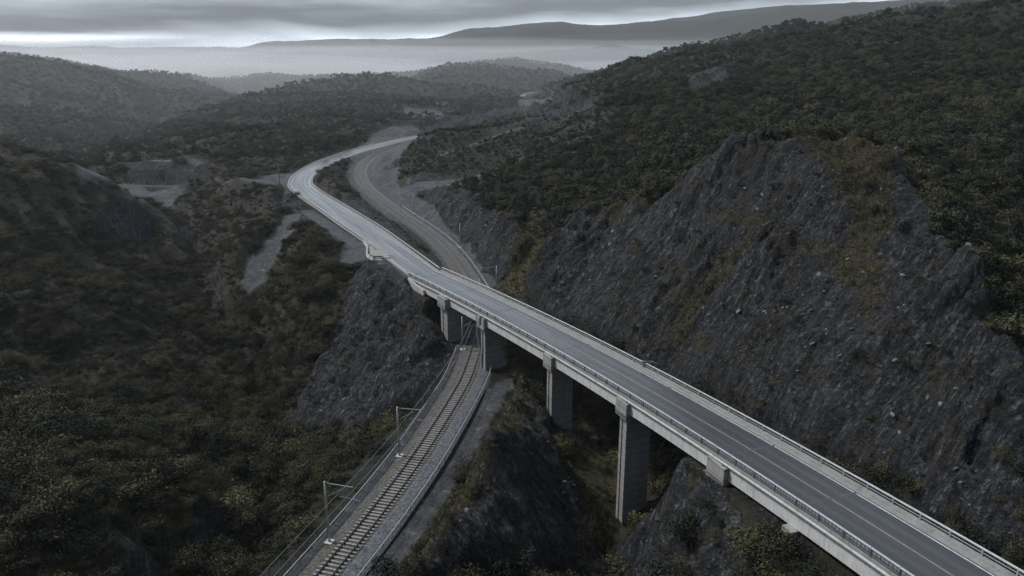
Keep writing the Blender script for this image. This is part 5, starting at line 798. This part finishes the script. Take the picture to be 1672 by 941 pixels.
def instancer(name, label, cat, P, S, meshes_objs, tilt=.12, zs=(.8, 1.15)):
    n = len(P); me = bpy.data.meshes.new(name); me.vertices.add(n); me.vertices.foreach_set('co', np.asarray(P, np.float32).ravel())
    sc = me.attributes.new('siz', 'FLOAT_VECTOR', 'POINT'); sv = np.stack([S * rng.uniform(.85, 1.2, n), S * rng.uniform(.85, 1.2, n), S * rng.uniform(*zs, n)], -1); sc.data.foreach_set('vector', sv.astype(np.float32).ravel())
    ro = me.attributes.new('rot', 'FLOAT_VECTOR', 'POINT'); rv = np.stack([rng.uniform(-tilt, tilt, n), rng.uniform(-tilt, tilt, n), rng.uniform(0, 6.28, n)], -1); ro.data.foreach_set('vector', rv.astype(np.float32).ravel())
    ix = me.attributes.new('pick', 'INT', 'POINT'); ix.data.foreach_set('value', rng.integers(0, len(meshes_objs), n).astype(np.int32))
    o = bpy.data.objects.new(name, me); COL.objects.link(o); tag(o, label, cat, kind='stuff')
    ng = bpy.data.node_groups.new(name, 'GeometryNodeTree'); ng.interface.new_socket('Geometry', in_out='INPUT', socket_type='NodeSocketGeometry'); ng.interface.new_socket('Geometry', in_out='OUTPUT', socket_type='NodeSocketGeometry')
    gi = ng.nodes.new('NodeGroupInput'); go = ng.nodes.new('NodeGroupOutput'); iop = ng.nodes.new('GeometryNodeInstanceOnPoints'); join = ng.nodes.new('GeometryNodeJoinGeometry')
    for ob in meshes_objs:
        inf = ng.nodes.new('GeometryNodeObjectInfo'); inf.inputs['Object'].default_value = ob; inf.inputs['As Instance'].default_value = True; ng.links.new(inf.outputs['Geometry'], join.inputs[0])
    def named(nm, tp):
        x = ng.nodes.new('GeometryNodeInputNamedAttribute'); x.data_type = tp; x.inputs['Name'].default_value = nm; return [s for s in x.outputs if s.enabled][0]
    ng.links.new(gi.outputs[0], iop.inputs['Points']); ng.links.new(join.outputs[0], iop.inputs['Instance']); iop.inputs['Pick Instance'].default_value = True
    ng.links.new(named('pick', 'INT'), iop.inputs['Instance Index']); ng.links.new(named('siz', 'FLOAT_VECTOR'), iop.inputs['Scale'])
    e2r = ng.nodes.new('FunctionNodeEulerToRotation'); ng.links.new(named('rot', 'FLOAT_VECTOR'), e2r.inputs[0]); ng.links.new(e2r.outputs[0], iop.inputs['Rotation'])
    ng.links.new(iop.outputs[0], go.inputs[0]); md = o.modifiers.new('spread', 'NODES'); md.node_group = ng
    return o
rest = ~single
P3 = np.stack([PX, PY, PZ - .05 * size], -1)
mt = rest & kindtree & (PX > -1e9); ms = rest & ~kindtree
instancer('woodland', 'dense dark evergreen woodland covering the hillsides', 'woodland', P3[mt], size[mt], [protos[('t', k)] for k in range(5) if ('t', k) in protos])
instancer('scrub', 'low olive and brown scrub carpeting the valley sides', 'scrub', P3[ms], size[ms], [protos[('s', k)] for k in range(5) if ('s', k) in protos])
print('plants', mt.sum(), ms.sum(), len(chosen_t), len(chosen_s))

# tufts of dry grass on the mossy crests
GX, GY = scatter(-95, 115, 55, 240, .55); gm = T.sample(mossm, GX, GY); gr = T.sample(rockm, GX, GY); gd = T.sample(dirtm, GX, GY)
gdr = np.full(len(GX), 1e9)
for q in rail[::3]: gdr = np.minimum(gdr, np.hypot(GX - q[0], GY - q[1]))
gp = np.clip(gm * (.75 + .9 * fbm(GX, GY, 4, 3, 83)), 0, 1) + .16 * gr * np.clip(.3 + fbm(GX, GY, 8, 3, 84), 0, 1) + .10 * np.clip(gdr < 13, 0, 1) * (1 - gr)
k = (rng.random(len(GX)) < gp) & (gdr > 4.6) & (gd < .6)
for q in BP[::3]: k &= np.hypot(GX - q[0], GY - q[1]) > 5.5
GX, GY = GX[k], GY[k]; GZ = T.h(GX, GY) - .04; nb = 9; n = len(GX); hs = rng.uniform(.25, .75, n)
a_ = rng.uniform(0, 6.28, (n, nb)); r_ = rng.uniform(.02, .28, (n, nb)); bx_ = GX[:, None] + r_ * np.cos(a_); by_ = GY[:, None] + r_ * np.sin(a_); bz_ = np.repeat(GZ[:, None], nb, 1)
le = rng.uniform(.15, .6, (n, nb)) * hs[:, None]; hh = hs[:, None] * rng.uniform(.5, 1.1, (n, nb)); w_ = .045; pa = a_ + 1.57 + rng.uniform(-.5, .5, (n, nb))
tri = np.stack([np.stack([bx_ - w_ * np.cos(pa), by_ - w_ * np.sin(pa), bz_], -1), np.stack([bx_ + w_ * np.cos(pa), by_ + w_ * np.sin(pa), bz_], -1), np.stack([bx_ + le * np.cos(a_), by_ + le * np.sin(a_), bz_ + hh], -1)], 2).reshape(-1, 3).astype(np.float32)
gme = bpy.data.meshes.new('dry_grass'); gme.vertices.add(len(tri)); gme.vertices.foreach_set('co', tri.ravel()); nf = len(tri) // 3
gme.loops.add(len(tri)); gme.loops.foreach_set('vertex_index', np.arange(len(tri), dtype=np.int32)); gme.polygons.add(nf); gme.polygons.foreach_set('loop_start', np.arange(0, len(tri), 3, dtype=np.int32)); gme.update(calc_edges=True)
gme.materials.append(plain_material('dry_grass_blades', (.135, .115, .050), .85, 0, .6, .7))
go_ = bpy.data.objects.new('dry_grass', gme); COL.objects.link(go_); tag(go_, 'yellow olive grass tufts growing along the rocky crests', 'grass', kind='stuff'); print('grass', n)

# loose stones on the rock and along the tracks
def stone_mesh(seed):
    bm = bmesh.new(); bmesh.ops.create_icosphere(bm, subdivisions=1, radius=.5); r = random.Random(seed)
    for v in bm.verts: v.co *= r.uniform(.6, 1.25); v.co.z *= .65; v.co.x *= 1.3
    me = bpy.data.meshes.new('boulder'); bm.to_mesh(me); bm.free(); me.materials.append(M['stone']); return me
X, Y = scatter(-90, 110, 60, 270, 1.15); vr2 = T.sample(rockm, X, Y); vd2 = T.sample(dirtm, X, Y)
drr = np.full(len(X), 1e9); 
for q in rail[::3]: drr = np.minimum(drr, np.hypot(X - q[0], Y - q[1]))
for q in RP[::3]: drr = np.minimum(drr, np.hypot(X - q[0], Y - q[1]) - 2)
cl = fbm(X, Y, 12, 3, 77)
k = (rng.random(len(X)) < (.30 * vr2 * np.clip(.5 + cl, 0, 1.4) + .10 * vd2 * np.clip(cl, 0, 1))) & (drr > 6)
X, Y = X[k], Y[k]; S = .18 + .75 * rng.random(len(X)) ** 4
bo = []; big = np.argsort(-S)[:0]
so = []
for kk in range(4):
    pass
Z = T.h(X, Y)
ub, vb, db2 = project(X, Y, Z); cand = np.argsort(-(S / db2)); cand = [i for i in cand if 0 < ub[i] < 1672 and 0 < vb[i] < 941][:60]
meshes = [stone_mesh(s) for s in range(4)]; stones = []
for n_, i in enumerate(cand):
    o = bpy.data.objects.new('boulder', meshes[n_ % 4]); COL.objects.link(o); o.location = (X[i], Y[i], Z[i]); o.scale = (S[i],) * 3; o.rotation_euler = (random.random(), random.random(), random.random() * 6)
    lbl = 'grey boulder on the steep rock face behind the bridge' if X[i] > 12 and Y[i] > 95 else ('grey boulder on the rocky slope left of the railway' if X[i] < -12 else 'grey boulder on the stony ground beside and below the bridge')
    tag(o, lbl, 'boulder', 'boulders ' + lbl[13:]); stones.append(o)
m_ = np.ones(len(X), bool); m_[cand] = False
instancer('rubble', 'loose grey rubble strewn over the rock slopes', 'rubble', np.stack([X, Y, Z], -1)[m_], S[m_], stones[:4], .8, (.6, 1.1))

# ------------------------------------------------------------------ air
hz = MB().box((0, 1800, 290), 7000, 3600, 900).done('haze', None); hz.display_type = 'WIRE'
zlo = float(T.Z.min()) - 1.0; zhi = max(CAM_H, float(T.Z.max())) + 20
y0, y1 = -58.0, 3590.0
for v in hz.data.vertices:
    v.co.x = 3590 if v.co.x > 0 else -3590; v.co.y = y1 if v.co.y > 1800 else y0; v.co.z = zhi if v.co.z > 290 else zlo
hm = bpy.data.materials.new('thin_haze'); hm.use_nodes = True; hn = hm.node_tree; hn.nodes.clear()
ho = hn.nodes.new('ShaderNodeOutputMaterial'); pv = hn.nodes.new('ShaderNodeVolumePrincipled'); pv.inputs['Density'].default_value = HAZE; pv.inputs['Color'].default_value = HAZECOL; pv.inputs['Anisotropy'].default_value = .3
hn.links.new(pv.outputs[0], ho.inputs['Volume']); hz.data.materials.append(hm); tag(hz, 'pale blue grey haze lying over the hills', 'haze', kind='stuff')

# low fog lying in the far plain
gx_ = np.linspace(-2700, 2900, 80); gy_ = np.linspace(1560, 2800, 40); FX, FY = np.meshgrid(gx_, gy_)
ed = smooth01(np.minimum(np.minimum((FX + 2700) / 350, (2900 - FX) / 350), np.minimum((FY - 1560) / 160, (2800 - FY) / 160)))
m0 = len(gx_); n0 = FX.size
def fog_layer(label, lift, rough, dens, seed, y0=1560):
    gy_ = np.linspace(y0, 2800, 44); FX, FY = np.meshgrid(gx_, gy_); n0 = FX.size
    ed = smooth01(np.minimum(np.minimum((FX + 2700) / 350, (2900 - FX) / 350), np.minimum((FY - y0) / 160, (2800 - FY) / 160)))
    FT = -75 + lift * .1 + ed * (75 + 24 + (FY - 1560) / 1240 * 9 + lift * .9 + rough * fbm(FX, FY * 1.5, 560, 4, seed)); FT = np.maximum(FT, -74)
    fv = [(x, y, z) for x, y, z in zip(FX.ravel(), FY.ravel(), FT.ravel())] + [(x, y, -78.0) for x, y in zip(FX.ravel(), FY.ravel())]; ff = []
    for j in range(len(gy_) - 1):
        for i in range(m0 - 1):
            a_ = j * m0 + i; ff += [(a_, a_ + 1, a_ + m0 + 1, a_ + m0), (n0 + a_, n0 + a_ + m0, n0 + a_ + m0 + 1, n0 + a_ + 1)]
    for i in range(m0 - 1):
        ff.append((i, n0 + i, n0 + i + 1, i + 1)); q_ = (len(gy_) - 1) * m0 + i; ff.append((q_, q_ + 1, n0 + q_ + 1, n0 + q_))
    for j in range(len(gy_) - 1):
        a_ = j * m0; ff.append((a_, a_ + m0, n0 + a_ + m0, n0 + a_)); q_ = a_ + m0 - 1; ff.append((q_, n0 + q_, n0 + q_ + m0, q_ + m0))
    fo = obj('fog_bank', fv, ff); fm = bpy.data.materials.new('valley_fog'); fm.use_nodes = True; fn = fm.node_tree; fn.nodes.clear()
    f1 = fn.nodes.new('ShaderNodeOutputMaterial'); f2 = fn.nodes.new('ShaderNodeVolumePrincipled'); f2.inputs['Density'].default_value = dens; f2.inputs['Color'].default_value = (.99, .994, 1, 1); f2.inputs['Anisotropy'].default_value = .4
    fn.links.new(f2.outputs[0], f1.inputs['Volume']); fo.data.materials.append(fm); tag(fo, label, 'fog', kind='stuff')
fog_layer('dense white fog bank lying in the plain before the far mountains', 0, 20, FOG, 61)
fog_layer('thin pale mist rising above the white fog bank', 30, 14, FOG * .14, 63, 1180)
fog_layer('very thin blue mist hanging in the middle valleys', 36, 6, 2.6e-4, 67, 400)
fog_layer('faint mist veiling the feet of the far mountains', 52, 14, FOG * .09, 65, 960)

# ------------------------------------------------------------------ sky, sun, camera
SUN_AZ = math.radians(-68); SUN_EL = math.radians(47)   # azimuth from +Y, clockwise positive
wd = bpy.data.worlds.new('World'); scene.world = wd; wd.use_nodes = True; N = NT(wd.node_tree); wd.node_tree.nodes.clear()
out = N.n('ShaderNodeOutputWorld'); bg = N.n('ShaderNodeBackground'); N.l(bg.outputs[0], out.inputs[0]); bg.inputs['Strength'].default_value = .075
sky = N.n('ShaderNodeTexSky', sky_type='NISHITA'); sky.sun_disc = False; sky.sun_elevation = SUN_EL; sky.sun_rotation = SUN_AZ
tc = N.n('ShaderNodeTexCoord').outputs['Generated']; sx = N.n('ShaderNodeSeparateXYZ'); N.l(tc, sx.inputs[0]); zz = sx.outputs[2]; xx = sx.outputs[0]
streak = N.noise(N.mapping(tc, (2.2, 2.2, 26), (0, 0, 0), (.3, .1, .0)), 2.0, 6, .55, .35); wide = N.noise(N.mapping(tc, (1.6, 1.6, 11), (0, .02, 0), (1.7, .4, .2)), 1.6, 4, .5, .3)
band = N.math('ADD', zz, N.math('MULTIPLY', N.math('SUBTRACT', wide, .5), .055))
band = N.math('ADD', band, N.math('MULTIPLY', N.math('SUBTRACT', streak, .5), .03))
# left of the view the cloud deck hangs lower
band = N.math('ADD', band, N.math('MULTIPLY', N.math('SUBTRACT', N.math('MULTIPLY', xx, -1), .02), .05))
lum = N.ramp(band, [(.0, 1.45), (.018, 1.25), (.032, .5), (.048, .07), (.075, .26), (.13, 1.2), (.24, .85), (.40, .30), (1.0, .24)])
lum = N.mix(1.0, lum, N.ramp(streak, [(.32, .58), (.68, 1.32)]), 'MULTIPLY')
# the brighter gap under the deck on the left
gap = N.math('MULTIPLY', N.ramp(N.math('ABSOLUTE', N.math('SUBTRACT', N.math('ADD', zz, N.math('MULTIPLY', N.math('SUBTRACT', streak, .5), .012)), GAPZ)), [(.0, 1), (.002, .8), (.006, 0)]), N.ramp(N.math('MULTIPLY_ADD', xx, -1.0, 0.0), [(.34, 0), (.5, 1)]))
lum = N.mix(N.math('MULTIPLY', gap, .85), lum, (1.45, 1.45, 1.45))
lum = N.mix(1.0, lum, N.ramp(N.math('MULTIPLY_ADD', sx.outputs[1], .5, .5), [(.0, .38), (.5, .72), (.85, 1.15)]), 'MULTIPLY')
tint = N.mix(1.0, lum, N.ramp(zz, [(.06, (.88, .975, 1.10)), (.2, (.90, .98, 1.09)), (.6, (.76, .94, 1.24))]), 'MULTIPLY')
cl = N.mix(1.0, tint, (10.0, 10.0, 10.0), 'MULTIPLY')
col = N.mix(.97, sky.outputs[0], cl); N.l(col, bg.inputs['Color'])
sl_ = bpy.data.lights.new('sun', 'SUN'); sl_.energy = SUN_E; sl_.angle = math.radians(10); sl_.color = (1, .975, .94); so_ = bpy.data.objects.new('sun', sl_); COL.objects.link(so_)
dv = mathutils.Vector((math.sin(SUN_AZ) * math.cos(SUN_EL), math.cos(SUN_AZ) * math.cos(SUN_EL), math.sin(SUN_EL))); so_.rotation_euler = dv.to_track_quat('Z', 'Y').to_euler(); so_.location = (-60, 60, 120)

cd = bpy.data.cameras.new('camera'); cam = bpy.data.objects.new('camera', cd); COL.objects.link(cam); cam.location = (0, 0, CAM_H); cam.rotation_euler = (math.pi / 2 - PITCH, 0, 0)
cd.sensor_width = 36; cd.sensor_fit = 'HORIZONTAL'; cd.lens = FPX * 36 / 1672; cd.clip_start = .5; cd.clip_end = 30000; scene.camera = cam
scene.view_settings.view_transform = 'Standard'; scene.view_settings.look = 'None'; scene.view_settings.exposure = EXPO; scene.view_settings.gamma = 1
cy = scene.cycles; cy.max_bounces = 8; cy.diffuse_bounces = 2; cy.glossy_bounces = 2; cy.volume_bounces = 6; cy.transparent_max_bounces = 8; cy.caustics_reflective = False; cy.caustics_refractive = False
cy.use_denoising = True; cy.denoising_prefilter = 'NONE'; cy.use_adaptive_sampling = True; cy.adaptive_threshold = .02
